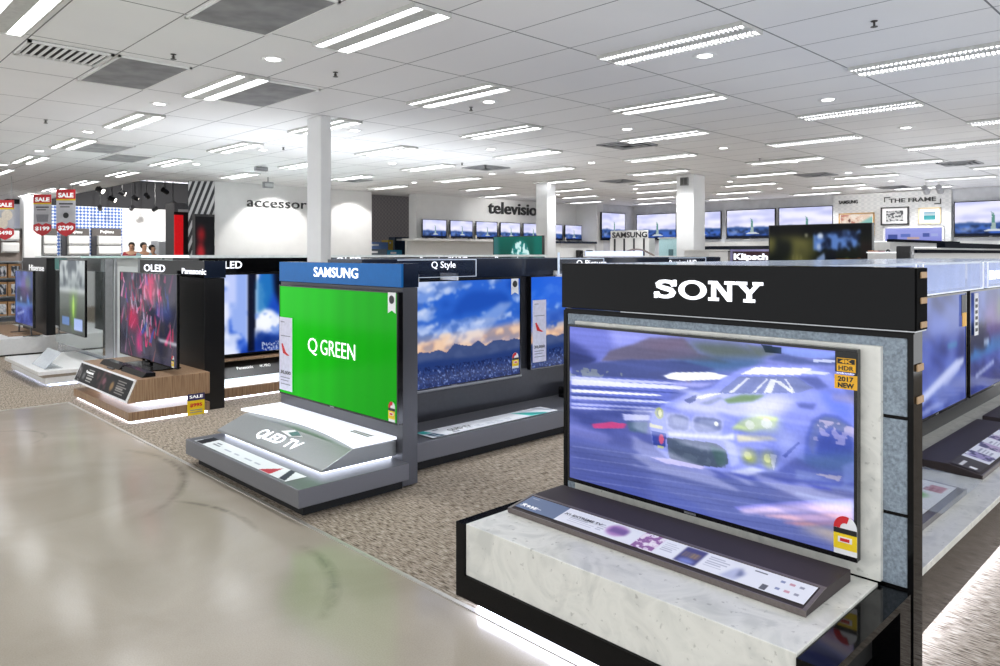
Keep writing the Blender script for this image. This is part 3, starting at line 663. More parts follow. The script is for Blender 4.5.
def pic_cloud():
    p = Pic(180, 101); p.grad([(0, '2358cc'), (1, '10369c')])
    n = p.noise(2.6, 3, 21, 6); p.mask(n > .5, '6f92e4', .8, 2); p.mask(n > .56, 'c9d4f6', .85, 1); p.mask(n > .6, 'f0f3fd', .9, 1)
    p.poly([(0, 0), (.46, 0), (.46, .98), (0, .98)], '3a68d8', .5, 2); p.mask((p.noise(3, 4, 25, 5) > .5) & (p.X < .3), 'c3cdf6', .85, 2); p.mask((p.noise(3, 4, 26, 5) > .55) & (p.X < .2), 'eef0fd', .85, 2)
    p.mask((p.noise(4, 5, 27, 4) > .5) & (p.Y > .74) & (p.X < .46), 'e6ebfb', .8, 2); p.poly([(.0, .62), (.14, .66), (.1, .8), (0, .84)], '0c1a4a', .85, 3)
    p.poly([(.46, 0), (.58, 0), (.56, 1), (.46, 1)], '050a1e', .95, 1); p.poly([(.58, .1), (.66, 0), (.82, 0), (.84, .2), (.74, .46), (.58, .52)], '1f72b4', .85, 3)
    p.poly([(.82, 0), (1.4, 0), (1.4, .36), (.92, .42), (.84, .22)], '05080f', .92, 3)
    p.poly([(.62, .56), (.7, .47), (.78, .46), (.9, .56), (1.05, .62), (1.2, .7), (1.0, .78), (.74, .72), (.6, .66)], 'f2f5fd', .92, 2); p.mask((p.noise(7, 8, 28, 4) > .56) & (p.X > .56) & (p.Y > .5) & (p.Y < .8), '5f86d8', .7, 1)
    p.poly([(.56, .72), (.8, .8), (1.3, .84), (1.3, 1), (.56, 1)], '0d2a74', .8, 3); p.mask((p.noise(70, 60, 7, 2) > .6) & (p.X > .66) & (p.Y > .88), 'd6dcf0', .7)
    return p
def pic_crystal():
    p = Pic(180, 101, '2a2a38'); n = p.noise(3, 2, 31, 4); p.mask(n > .5, '4a4658', .8, 3); p.mask(n < .4, '171c3a', .8, 3)
    rg = random.Random(3); cols = ['d63a72', 'e85a8c', 'c42a52', 'f0a0c8', '8a2a50', '3f57b0', 'b9b4cc', '4a4a58', '8a5a58', '5a6a7c', '3a3440', '4c4450']
    for k in range(250):
        x, y = rg.gauss(.85, .42), rg.gauss(.45, .32); a = rg.gauss(1.6, .45); l = rg.uniform(.05, .26); w = rg.uniform(.008, .042)
        c = rg.choice(cols); dx, dy = math.cos(a) * l, -math.sin(a) * l
        p.poly([(x - w, y), (x + w, y + .01), (x + dx + w * .4, y + dy), (x + dx - w * .3, y + dy)], c, rg.uniform(.4, .9), 1 if k % 2 else 0)
    p.ell(.45, .55, .17, .14, 'd02a58', .7, 5); p.ell(1.0, .18, .2, .14, 'ea5a7c', .6, 6); p.ell(1.4, .42, .25, .08, '3c4f9c', .6, 5)
    p.poly([(1.2, .72), (1.78, .74), (1.78, .765), (1.3, .75)], 'e8e6ee', .8, 1); p.ell(.65, .82, .1, .14, 'e0408a', .6, 4)
    return p
def pic_harbour(seed=0, big=False):
    nx = 90 if big else 60; p = Pic(nx, nx * 9 // 16); p.grad([(0, 'c9cdf4'), (.35, 'dfe0fa'), (.62, 'e6e4fb'), (.64, '5f7fc0'), (1, '1b336e')])
    n = p.noise(1.5, 12, 40 + seed, 3); p.mask((n > .55) & (p.Y < .6), 'f6f4ff', .7, 2); p.mask((n < .42) & (p.Y < .6), 'b3b8ea', .6, 2)
    p.poly([(0, .62), (.4, .58), (.8, .64), (1.2, .6), (1.78, .63), (1.78, .76), (0, .74)], '35538e', .85, 1)
    m = p.noise(9, 14, 41 + seed, 3); p.mask((m > .54) & (p.Y > .7), '3d6ad0', .7, 1); p.mask((m < .42) & (p.Y > .68), '12203c', .7, 1)
    p.poly([(0, .86), (.3, .74), (.5, .78), (.25, .88)], 'c9d2ee', .5, 2)
    x = .95
    p.poly([(x - .22, .86), (x - .1, .8), (x + .12, .8), (x + .26, .86)], 'd5dade', .9, 0); p.poly([(x - .06, .8), (x - .04, .62), (x + .05, .62), (x + .07, .8)], '9fb3ad', .95, 0)
    p.poly([(x - .035, .63), (x - .03, .42), (x - .005, .36), (x + .02, .36), (x + .04, .46), (x + .045, .63)], '5f9086', 1, 0)
    p.poly([(x - .03, .44), (x - .055, .3), (x - .035, .29), (x - .01, .42)], '5f9086', 1, 0); p.ell(x + .005, .35, .018, .024, '5f9086', 1)
    p.rect(0, .93, 1.78, 1, '0b1224', .9)
    return p
def pic_soldier():
    p = Pic(150, 84, '10140e'); p.Y = p.Y / .62; n = p.noise(4, 3, 51, 5)
    p.mask((n > .48) & (p.X < .85), '4c4c26', .8, 4); p.mask((n > .56) & (p.X < .7), '6f6b3a', .6, 4); p.rect(0, 0, 1.78, .2, '07080a', .9, 3)
    p.poly([(.85, .2), (1.0, .14), (1.5, .12), (1.58, .26), (1.52, .38), (1.2, .46), (1.0, .42), (.92, .5), (.84, .42)], '2f4470', .9, 1)
    m = p.noise(12, 14, 52, 3); p.mask((m > .52) & (p.X > .8) & (p.X < 1.6) & (p.Y > .1) & (p.Y < .46), '5f86cc', .8, 1); p.mask((m < .4) & (p.X > .8) & (p.X < 1.6) & (p.Y > .1) & (p.Y < .5), '0a1226', .8, 1)
    p.ell(.93, .2, .05, .05, 'dfe6f2', .8, 1); p.ell(.68, .18, .03, .02, 'ece8c8', .8, 1); p.ell(.9, .4, .04, .06, 'b9c6da', .7, 1)
    p.poly([(.86, .62), (1.0, .5), (1.04, .6), (.9, .98), (.74, .98)], '7d93bc', .9, 1); p.poly([(1.0, .5), (1.2, .46), (1.2, .98), (1.05, .98)], '0c1018', .9, 1)
    p.poly([(1.28, .92), (1.36, .62), (1.42, .62), (1.36, .98), (1.24, 1)], '86a046', .9, 1); p.poly([(1.44, .76), (1.7, .72), (1.66, 1), (1.42, 1)], '8fb01e', .9, 1)
    p.rect(1.6, .3, 1.78, 1, '1c1512', .9, 2); p.poly([(1.2, .62), (1.6, .6), (1.6, .64), (1.2, .66)], '6a4a32', .8)
    for k in range(5): p.rect(.3 + k * .07, .55, .306 + k * .07, .95, 'b9b080', .4, 1)
    return p
def pic_reef():
    p = Pic(110, 62, '0a4a40'); p.Y = p.Y / .62; p.grad([(0, '0c5c50'), (1, '08382f')]); p.poly([(0, 0), (.18, 0), (.24, 1), (0, 1)], '3a6a6e', .8, 3)
    p.ell(1.0, .55, .34, .42, '4fb0b0', .8, 2); n = p.noise(14, 14, 61, 3)
    d = ((p.X - 1.0) / .34) ** 2 + ((p.Y - .55) / .42) ** 2 < 1
    p.mask(d & (n > .52), 'd6f4f2', .9, 0); p.mask(d & (n < .42), '146a66', .9, 0)
    p.poly([(1.5, 0), (1.78, 0), (1.78, 1), (1.45, 1)], '0d6f62', .7, 3); return p
def pic_blueplay(seed=70, streak=True):
    p = Pic(130, 73); p.grad([(0, '3c4a7e'), (.5, '3a4ba0'), (1, '2a3580')]); n = p.noise(3, 4, seed, 4); m = p.noise(2, 18, seed + 1, 3, .3)
    p.mask(n > .54, '6a7bc0', .6, 4); p.mask(n < .42, '1f2c66', .7, 4); p.mask(m > .6, '5f78d8', .4, 2)
    if streak:
        p.poly([(.4, .82), (1.5, .60), (1.72, .60), (1.7, .66), (.5, .88)], 'c9d2f4', .85, 1); p.poly([(.9, .78), (1.55, .66), (1.6, .7), (1.2, .8)], 'b9c4ee', .6, 1)
        p.poly([(0, .96), (.8, .92), (1.3, .95), (0, 1)], 'aab6ea', .7, 1); p.rect(1.2, .44, 1.5, .48, '3fa0b8', .5, 1)
    else:
        p.poly([(.0, .55), (.9, .48), (1.78, .5), (1.78, .62), (0, .68)], '2c7fb8', .6, 2); p.mask((n > .5) & (p.Y > .3) & (p.Y < .6), '0a1636', .85, 2)
        p.ell(1.0, .3, .5, .2, '7a3f7a', .5, 6); p.ell(1.3, .2, .3, .12, '5a7a4c', .6, 5); p.rect(.5, .5, .7, .56, 'cfe0f8', .6, 1)
        p.poly([(.2, .82), (.9, .74), (.9, .78), (.2, .86)], 'c9d2f4', .7, 1)
    return p

# ------------------------------------------------------------------ black stand with marble plinth (nearest)
def wedge_board(name, lab, x0, x1, y0, y1, z, axis, strip, tip=.022, top=.045, run=.14, mats=(BROWN, BROWNEDGE)):
    """low sloped information board. axis 'x': its front edge runs along Y and faces -X; axis 'y': front edge runs along X and faces -Y"""
    t = thing(name, lab, 'information board', ((x0 + x1) / 2, (y0 + y1) / 2, z), 0)
    z += .001
    if axis == 'x':
        prof = [(x0, z), (x1, z), (x1, z + top), (x0 + run, z + top), (x0, z + tip)]; MB().prism(prof, 'y', y0, y1).build('body', mats[0], t, bevel=.002)
        e = MB()
        for a, b in ((y0, y0 + .014), (y1 - .014, y1)): e.prism([(x0, z + tip), (x0 + run, z + top), (x0 + run, z + top + .003), (x0, z + tip + .003)], 'y', a, b)
        e.prism([(x0 - .003, z), (x0 + .004, z), (x0 + .004, z + tip + .003), (x0 - .003, z + tip + .003)], 'y', y0, y1)
        e.prism([(x0 + run - .004, z + top - .001), (x0 + run + .012, z + top - .001), (x0 + run + .012, z + top + .003), (x0 + run - .004, z + top + .003)], 'y', y0, y1)
        e.build('edge_trim', mats[1], t)
        if strip is not None:
            k0, k1 = .16, .93; za = z + tip + (top - tip) * k0 + .004; zb = z + tip + (top - tip) * k1 + .004
            strip.sheet('print_strip', PRINT, t, (x0 + run * k0, y1 - .02, za), (0, -(y1 - y0 - .04), 0), (run * (k1 - k0), 0, zb - za))
    else:
        prof = [(y0, z), (y1, z), (y1, z + top), (y0 + run, z + top), (y0, z + tip)]; MB().prism(prof, 'x', x0, x1).build('body', mats[0], t, bevel=.002)
        e = MB(); e.prism([(y0 - .003, z), (y0 + .004, z), (y0 + .004, z + tip + .003), (y0 - .003, z + tip + .003)], 'x', x0, x1)
        e.build('edge_trim', mats[1], t)
        if strip is not None:
            k0, k1 = .12, .95; za = z + tip + (top - tip) * k0 + .004; zb = z + tip + (top - tip) * k1 + .004
            strip.sheet('print_strip', PRINT, t, (x0 + .03, y0 + run * k0, za), (x1 - x0 - .06, 0, 0), (0, run * (k1 - k0), zb - za))
    return t
def lines(p, x0, x1, y0, y1, n, c='9a9cb4', al=.55, seed=1):
    rg = random.Random(seed)
    for k in range(n):
        y = y0 + (y1 - y0) * (k + .3) / n; p.rect(x0, y, x0 + (x1 - x0) * rg.uniform(.6, 1), y + (y1 - y0) / n * .4, c, al)
def strip_main():
    A = 12.; p = Pic(420, 36, 'eef0fa', A)
    p.rect(0, 0, 2.1, 1, '6f7f9e'); lines(p, .18, .7, .1, .2, 1, 'dfe4f0', .7); p.rect(.2, .62, .34, .78, 'f4f6fa'); lines(p, .42, 1.6, .64, .8, 1, 'dfe4f0', .8)
    lines(p, 2.6, 3.9, .5, .82, 3); p.ell(4.75, .45, .45, .36, 'b07ac0', .8, 2); p.rect(4.45, .25, 5.2, .6, '5a4a8a', .6, 2); lines(p, 3.95, 4.3, .3, .8, 4)
    p.rect(5.75, .08, 6.6, .95, 'd7b8dc', .9, 1); n = p.noise(6, 8, 5, 3); p.mask((n > .5) & (p.X > 5.75) & (p.X < 6.6), '8a5a9a', .8); p.mask((n < .42) & (p.X > 5.75) & (p.X < 6.6), 'f4eef8', .9); lines(p, 6.75, 7.35, .15, .7, 5)
    p.rect(7.5, .04, 8.3, .96, '4a4a80', .95, 1)
    for k in range(6): p.rect(7.6 + k * .11, .3, 7.64 + k * .11, .62, 'd9b060', .9, 1)
    p.ell(7.9, .82, .3, .14, '8a9ae0', .8, 2); lines(p, 8.45, 9.3, .12, .75, 5)
    p.poly([(9.2, .95), (9.5, .3), (9.9, .45), (9.75, .95)], 'b9bfe0', .9, 2); p.poly([(9.62, .2), (9.85, .6), (9.7, .8)], '5a628c', .8, 2)
    lines(p, 10.05, 10.7, .1, .22, 1, '55586a', .9); p.rect(10.55, .68, 10.75, .95, '5a5c68', .9)
    for k in range(6): p.rect(10.95 + (k % 3) * .3, .2 + (k // 3) * .4, 11.1 + (k % 3) * .3, .34 + (k // 3) * .4, ['7a86b4', 'c98a9a', '8a8ca0'][k % 3], .8)
    return p
E = thing('display_stand', 'glossy black end stand with white marble plinth and large lit white sign letters', 'display stand', (2.7, 1.74, 0))
PX = 3.0
b = MB().box(PX, 3.09, .885, 2.578, 0.003, 1.36)
b.build('end_panel', BLACKGLOSS, E)
b = MB()      # the slim black frame round the cement tiles
b.box(PX - .012, PX, .885, .905, .07, 1.352).box(PX - .012, PX, 2.556, 2.578, .07, 1.352).box(PX - .012, PX, .905, 2.556, 1.336, 1.352)
b.build('frame', BLACKGLOSS, E)
YR = [(.41, .668), (.682, 1.030), (1.044, 1.334)]
for z0, z1 in YR: MB().box(PX - .006, PX + .001, .908, 1.04, z0, z1).build('tile', CONC, E)
for z0, z1 in YR: MB().box(PX - .006, PX + .001, 2.46, 2.553, z0, z1).build('tile', CONC, E)
MB().box(PX - .006, PX + .001, 1.04, 2.46, 1.24, 1.334).build('tile', CONC, E)
h = MB().box(PX - .02, 3.105, .878, 2.585, 1.364, 1.598).build('header', BLACKGLOSS, E, bevel=.004)
MB().box(PX - .022, 3.107, .876, 2.2, 1.360, 1.364).build('trim_line', SILVER, h)
MB().box(PX - .018, 3.103, .872, .878, 1.366, 1.596).build('side_plate', mat('matt_black_side', '0b0b0c', .8, spec=.04), h)
CL = mat('tan_shelf_reflection', 'a98a66', .6)  # tan blocks stand in for shelf reflections on the black side
for z in (1.57, 1.475, 1.385): MB().box(3.015, 3.085, .866, .872, z - .012, z + .012).build('shelf_reflection', CL, E, bevel=.003)
for z in (1.225, 1.105): MB().box(3.012, 3.085, .877, .885, z - .014, z + .014).build('shelf_reflection', CL, E, bevel=.004)
MB().box(PX - .034, PX - .001, .992, 2.482, .415, 1.300).build('backing_slab', MARBLE, E, bevel=.002)
# plinth: black body, marble block let into it, black gloss ledge on the near side
b = MB().box(2.252, PX, .89, 2.6, .068, .174).box(2.252, PX, 2.542, 2.6, .174, .408)
b.box(2.252, PX, .89, .998, .372, .400).box(2.252, 2.33, .89, .998, .174, .372).box(2.86, PX, .89, .998, .174, .372)
b.build('plinth_body', BLACKGLOSS, E)
MB().box(2.33, 2.86, .985, .998, .174, .372).build('niche', RUBBER, E)
MB().box(2.26, PX - .035, 1.0, 2.54, .175, .41).build('marble_block', MARBLE, E, bevel=.003)
MB().box(2.315, 3.06, 1.02, 2.52, .004, .066).build('light_plinth', mat('bright_led_strip', 'ffffff', .5, emit='dfe6ff', es=11.), E)
def sony_letters():
    L = {}
    def ring(cx, cy, rx, ry, n=40): return [(cx + rx * math.cos(2 * math.pi * k / n), cy + ry * math.sin(2 * math.pi * k / n)) for k in range(n)]
    L['O'] = [[ring(.62, .5, .62, .53), ring(.62, .5, .37, .36)]]
    L['N'] = [[[(0, 0), (.5, 0), (.5, .16), (.36, .16), (.36, .72), (.92, 0), (1.12, 0), (1.12, .84), (1.26, .84), (1.26, 1), (.78, 1), (.78, .84), (.92, .84), (.92, .36), (.42, 1), (0, 1), (0, .84), (.15, .84), (.15, .16), (0, .16)]]]
    L['Y'] = [[[(.38, 0), (.92, 0), (.92, .16), (.77, .16), (.77, .42), (1.14, .84), (1.3, .84), (1.3, 1), (.82, 1), (.82, .84), (.9, .84), (.68, .58), (.44, .84), (.54, .84), (.54, 1), (0, 1), (0, .84), (.14, .84), (.53, .42), (.53, .16), (.38, .16)]]]
    c = [(.90, .70, .13), (.84, .80, .11), (.72, .885, .095), (.5, .915, .09), (.3, .88, .10), (.19, .77, .125), (.22, .65, .125), (.36, .575, .12), (.56, .52, .12), (.76, .45, .125), (.84, .32, .13), (.78, .18, .12), (.62, .10, .095), (.44, .085, .09), (.26, .12, .095), (.15, .20, .11), (.10, .30, .12)]
    le, ri = [], []
    for i, (x, y, w) in enumerate(c):
        a, d = c[max(0, i - 1)], c[min(len(c) - 1, i + 1)]; dx, dy = d[0] - a[0], d[1] - a[1]; q = math.hypot(dx, dy)
        le.append((x - dy / q * w, y + dx / q * w)); ri.append((x + dy / q * w, y - dx / q * w))
    L['S'] = [[le + ri[::-1]], [[(.78, .66), (.99, .66), (.99, 1.0), (.86, 1.0)]], [[(.01, .0), (.14, .0), (.22, .34), (.01, .34)]]]
    return L
SL = sony_letters(); objs = []
# letter positions along the header, read off the sign: (letter, left y, right y)
for ch, ya, yb in (('S', 2.003, 1.879), ('O', 1.869, 1.726), ('N', 1.716, 1.589), ('Y', 1.584, 1.460)):
    loops = SL[ch]; allp = [p for g in loops for l in g for p in l]
    ax, bx = min(p[0] for p in allp), max(p[0] for p in allp); ay, by = min(p[1] for p in allp), max(p[1] for p in allp)
    k = (ya - yb) / (bx - ax); hz = .088
    for g in loops:
        q = [p for l in g for p in l]; gx0, gx1 = min(p[0] for p in q), max(p[0] for p in q); gy0, gy1 = min(p[1] for p in q), max(p[1] for p in q)
        objs.append(outline(g, (PX - .024, ya - (gx0 - ax) * k, 1.44 + (gy0 - ay) / (by - ay) * hz), FX, (gx1 - gx0) * k, (gy1 - gy0) / (by - ay) * hz, LETW, E, 'sign_letters', .003))
merge(objs)['label'] = 'lit white sign letters'

TV = television('large television showing a pale blue racing car, on the black and marble stand', (2.925, 1.779, .477), 1.436, .808, R(-90), pic_race(), depth=.038)
def sticker(p0, d, w, h, m, parent, name, z=.0015):
    o = outline([[(0, 0), (1, 0), (1, 1), (0, 1)]], p0, d, w, h, m, parent, name, z); return o
fx = 2.922
a = sticker((fx, 1.141, 1.195), FX, .084, .080, mat('label_black', '111111', .4), TV, 'feature_label')
b1 = sticker((fx - .002, 1.134, 1.198), FX, .070, .052, ORY, TV, 'feature_label')
sticker((fx - .004, 1.131, 1.228), FX, .064, .019, mat('label_black', '111111'), a, 'black_field')
text('4K', (fx - .006, 1.122, 1.230), FX, .046, .015, ORY, a, bold=.04, ext=.0005)
text('HDR', (fx - .004, 1.127, 1.203), FX, .056, .017, mat('label_black', '111111'), a, bold=.02, ext=.0005)
text('androidtv', (fx - .003, 1.135, 1.189), FX, .068, .007, LETP, a, ext=.0005)
c = sticker((fx - .001, 1.143, 1.131), FX, .084, .054, ORY, TV, 'year_label')
text('2017', (fx - .003, 1.130, 1.160), FX, .058, .019, mat('label_black', '111111'), c, bold=.03, ext=.0005)
text('NEW', (fx - .003, 1.130, 1.136), FX, .060, .019, mat('label_black', '111111'), c, bold=.04, ext=.0005)
def energy_label(tv, p0, d, w, h, face_label='yellow energy label with red star arc'):
    """standing yellow rating label with a white and red arch on top"""
    p0 = Vector(p0); xd, yd = Vector(d[0]), Vector(d[1]); nd = xd.cross(yd)
    q = lambda u, v, n=0.: tuple(p0 + xd * (u * w) + yd * (v * h) + nd * n)
    o = outline([[(0, 0), (1, 0), (1, .68)] + [(.5 + .5 * math.cos(R(k * 9)), .68 + .32 * math.sin(R(k * 9))) for k in range(1, 20)] + [(0, .68)]], q(0, 0), d, w, h, PAPER, tv, 'energy_label', .001)
    o['label'] = face_label
    sticker(q(.0, .14, .002), d, w, h * .40, YEL, o, 'yellow_field')
    sticker(q(.0, .54, .002), d, w, h * .13, mat('label_black', '111111'), o, 'black_band')
    out = [(.5 + .5 * math.cos(R(k)), .68 + .32 * math.sin(R(k))) for k in range(70, 181, 10)]; inn = [(.5 + .22 * math.cos(R(k)), .68 + .14 * math.sin(R(k))) for k in range(180, 69, -10)]
    lp = out + inn; mnx, mxx = min(a_[0] for a_ in lp), max(a_[0] for a_ in lp); mny, mxy = min(a_[1] for a_ in lp), max(a_[1] for a_ in lp)
    outline([lp], q(mnx, mny, .003), d, (mxx - mnx) * w, (mxy - mny) * h, RED, o, 'red_arc', .0008)
    sticker(q(.2, .32, .004), d, w * .6, h * .14, PAPER, o, 'number_box')
    sticker(q(.3, .35, .006), d, w * .4, h * .08, RED, o, 'printed_number')
    return o
energy_label(TV, (fx, 1.146, .497), FX, .086, .148)
WB = wedge_board('information_board', 'long dark brown board with white print strip, below the racing car screen', 2.505, 2.90, 1.075, 2.51, .41, 'x', strip_main(), .02, .046, .16)
text('X93E', (2.545, 2.47, .4455), ((0, -1, 0), (.98, 0, .16)), .10, .022, LETP, WB, ext=.0004)
text('X1 EXTREME TV', (2.59, 2.23, .4535), ((0, -1, 0), (.98, 0, .16)), .21, .016, LETK, WB, bold=.01, ext=.0004)

# ------------------------------------------------------------------ double sided gondola behind it, with its right-hand televisions
G = thing('display_gondola', 'long dark gondola with marble shelf behind the black and marble stand', 'display shelving', (5.9, 1.73, 0))
MB().box(3.11, 8.7, 1.60, 1.86, .04, 1.42).build('spine', BLACKSATIN, G)
MB().box(3.11, 8.7, .93, 2.53, .37, .40).build('shelf', MARBLE, G, bevel=.002)
MB().box(3.11, 8.7, .945, 2.515, .12, .37).build('base', mat('bronze_brown_gloss', '2e2823', .12, var=.08, scale=30), G)
MB().box(3.2, 8.6, 1.02, 2.44, .004, .12).build('light_plinth', LEDW, G)
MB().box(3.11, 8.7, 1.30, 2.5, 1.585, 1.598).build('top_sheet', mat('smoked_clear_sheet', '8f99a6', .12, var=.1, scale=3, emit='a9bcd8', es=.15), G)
for k in range(4):
    x = 3.13 + k * 1.4
    q = MB().box(x, x + 1.3, 1.30, 1.31, 1.415, 1.585).build('header_panel', GLASSB, G)
    MB().box(x, x + .02, 1.295, 1.315, 1.415, 1.59).box(x + 1.28, x + 1.3, 1.295, 1.315, 1.415, 1.59).box(x, x + 1.3, 1.295, 1.315, 1.413, 1.42).build('lit_edge', LEDS, q)
    MB().box(x + .02, x + 1.28, 1.40, 1.42, 1.42, 1.58).build('lit_back', mat('header_back_blue', '8fa4dc', .4, emit='a9bcf0', es=.12, var=.12, scale=6, sample=False), q)
text('BRAVIA', (5.97, 1.292, 1.47), FY, .44, .062, LETW, G, bold=.03)
for k, (x, pp, lab) in enumerate(((5.55, pic_blueplay(70, True), 'large television with a dim blue picture and a white streak, right of the black stand'), (7.08, pic_blueplay(75, False), 'large television with a blue game picture at the right edge of the photo'))):
    T = television(lab, (x, 1.50, .57), 1.44, .80, 0, pp, 'televisions on the right side of the marble gondola')
    if k == 0:
        sticker((6.12, 1.497, 1.20), FY, .12, .15, mat('label_black', '111111'), T, 'feature_label'); sticker((6.125, 1.494, 1.12), FY, .11, .10, ORY, T, 'year_label')
    else:
        s = sticker((6.45, 1.494, 1.03), FY, .11, .32, PAPER, T, 'promo_banner')
        for q in range(6): sticker((6.475, 1.492, 1.06 + q * .045), FY, .06, .024, LETK, s, 'printed_letter')
def strip_side(seed=3):
    A = 10.; p = Pic(200, 24, 'eceef6', A); rg = random.Random(seed)
    p.rect(0, 0, 1.6, 1, '4a4648'); lines(p, .2, 1.3, .15, .45, 1, 'f2f2f4', .9, seed); p.rect(.25, .6, .5, .85, 'f2f2f4')
    for k in range(4):
        x = 2 + k * 2.; p.rect(x, .1, x + .9, .9, rg.choice(['9a8fc0', '5f679a', 'b7a3c8']), .9, 1); n = p.noise(5, 7, seed + k); p.mask((n > .52) & (p.X > x) & (p.X < x + .9), '40406a', .8); lines(p, x + 1.0, x + 1.8, .2, .8, 4, '8a8ca4', .7, k)
    return p
wedge_board('information_board', 'brown information board on the marble shelf below the dim blue television', 4.76, 6.2, 1.065, 1.42, .40, 'y', strip_side(), .02, .055, .17)
wedge_board('information_board', 'brown information board farther along the marble shelf, at the right photo edge', 6.35, 7.8, 1.065, 1.42, .40, 'y', strip_side(8), .02, .055, .17)
p = Pic(120, 24, 'f1f2f6', 6.); p.ell(4.6, .5, .3, .24, '6cc24a', .9, 1); p.rect(0, 0, .8, 1, '47464c', .9); lines(p, 5.1, 5.6, .15, .85, 6, '8a4a5a', .8); p.poly([(2.6, .2), (4.1, .5), (2.6, .45)], '55565c', .9, 1); lines(p, 1.2, 2.4, .2, .8, 5); p.rect(5.1, .6, 5.7, .9, 'b03040', .6)
Q = wedge_board('information_board', 'grey edged board with white sheet and green spot, nearest on the marble shelf', 3.2, 4.42, 1.06, 1.38, .40, 'y', p, .024, .04, .30, (mat('board_grey', '6a6669', .4), mat('board_grey', '6a6669')))
MB().prism([(1.03, .43), (1.36, .449), (1.36, .452), (1.03, .433)], 'x', 3.9, 4.62).build('acrylic_cover', GLASS, Q)

# ------------------------------------------------------------------ grey stand with the blue header and green screen
TOPFILL = mat('added_ceiling_fill', 'eef2f4', .3, emit='f2f6ff', es=.7)  # glowing gondola top, added as fill to brighten the ceiling
E = thing('display_stand', 'grey metallic end stand with blue header and white sign letters', 'display stand', (2.8, 5.05, 0))
MB().box(3.13, 3.262, 4.182, 5.935, .016, 1.408).build('end_panel', CHAR, E, bevel=.003)
MB().box(3.14, 3.25, 4.25, 5.87, .003, .016).build('foot', RUBBER, E)
h = MB().box(3.118, 3.135, 4.182, 5.938, 1.412, 1.577).build('header', BLUE, E, label='blue header with white letters')
MB().box(3.135, 3.268, 4.180, 5.938, 1.410, 1.578).build('header_return', NAVY, E, label='dark navy header side')
L1, L2 = on_x(314, 275, 3.117), on_x(358, 276, 3.117)
text('SAMSUNG', (3.116, L1[1], 1.462), FX, L1[1] - L2[1], .078, LETW, E, bold=.008, name='sign_letters')
MB().box(2.285, 3.13, 4.11, 5.865, .082, .198).build('plinth', GREY, E, bevel=.004)
MB().box(2.36, 3.13, 4.19, 5.80, .004, .082).build('kick_plate', RUBBER, E)
MB().box(2.57, 3.125, 4.31, 5.79, .198, .226).build('light_base', mat('soft_led_diffuser', 'ffffff', .5, emit='e6edff', es=3.), E)
pf = [(2.52, .226), (3.12, .226), (3.12, .328), (2.76, .335), (2.53, .240)]
MB().prism(pf, 'y', 4.245, 5.835).build('podium', mat('grey_brushed_metal', '8f9293', .34, metal=.55, var=.04, scale=40, stretch=(30, 1, 30)), E, bevel=.004)
n = 18; top = []
for k in range(n + 1):
    y = 5.93 - (5.93 - 4.245) * k / n; top.append((2.765 + .10 * math.sin(math.pi * k / n), y))
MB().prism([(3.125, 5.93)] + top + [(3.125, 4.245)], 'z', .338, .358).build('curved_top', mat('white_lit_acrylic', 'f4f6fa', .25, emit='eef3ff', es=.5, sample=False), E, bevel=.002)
q0 = Vector((2.56, 5.36, .254)); sl = Vector((.24, 0, .098)).normalized()
text('QLED TV', (2.575, 5.335, .2605), ((0, -1, 0), tuple(sl)), .60, .115, LETW, E, bold=.02, ext=.0006)
g = outline([[(0, .3), (.55, 0), (1, .5), (.4, 1)]], (2.685, 5.13, .308), ((0, -1, 0), tuple(sl)), .30, .075, PAPER, E, 'printed_badge', .0006)
outline([[(0, .3), (.5, 0), (1, .5), (.4, 1)]], (2.695, 5.03, .3125), ((0, -1, 0), tuple(sl)), .17, .06, mat('teal_print', '1f6a66', .4, var=.3, scale=20), g, 'teal_field', .0006)
p = Pic(160, 20, 'f2f3f8', 9.)
p.poly([(0, 0), (.7, 0), (.9, 1), (.1, 1)], '2a2a30'); lines(p, 1.2, 2., .2, .7, 2, '6a6a78', .8); p.poly([(6.6, 1), (7.3, .1), (7.6, 1)], 'c22a36'); p.poly([(7.7, 0), (8.1, 0), (8.9, 1), (8.4, 1)], '2d3040')
for k in range(4): lines(p, 2.6 + k, 3.3 + k, .5, .75, 1, 'a0a2b8', .7, k)
p.sheet('print_strip', PRINT, E, (2.31, 5.76, .1995), (0, -1.44, 0), (.15, 0, 0))
lines(p, 0, 1, 0, 1, 1)
c = Pic(40, 14, 'f6f6fa', 3.); lines(c, .1, 2.9, .2, .9, 2, '4a4a4e', .9, 2)
c.sheet('printed_caption', PRINT, E, (2.96, 4.62, .360), (0, -.26, 0), (.07, 0, 0))
GT = television('television with a plain green picture and white words, under the blue header', (3.045, 4.967, .468), 1.675, .915, R(-90), pic_green(), depth=.05, bez=.009)
qy = [on_x(px_, 345, 3.042)[1] for px_ in (308, 317.2, 320.5, 355)]; qz = on_x(308, 352, 3.042)[2]
text('Q', (3.042, qy[0], qz - .018), FX, qy[0] - qy[1], .136, LETS, GT, name='screen_letter', bold=-.005, ext=.0008)
text('GREEN', (3.042, qy[2], qz), FX, qy[2] - qy[3], .118, LETS, GT, name='screen_lettering', bold=-.005, ext=.0008)
def ribbon(tv, p0, d, w, h):
    o = outline([[(0, 0), (.5, .14), (1, 0), (1, 1), (0, 1)]], p0, d, w, h, PAPER, tv, 'award_ribbon', .001)
    p0 = Vector(p0); nd = Vector(d[0]).cross(Vector(d[1]))
    outline([[(.5 + .5 * math.cos(2 * math.pi * k / 18), .5 + .5 * math.sin(2 * math.pi * k / 18)) for k in range(18)]], tuple(p0 + Vector(d[0]) * w * .18 + Vector(d[1]) * h * .46 + nd * .002), d, w * .64, w * .64, LETK, o, 'dark_seal', .001)
    return o
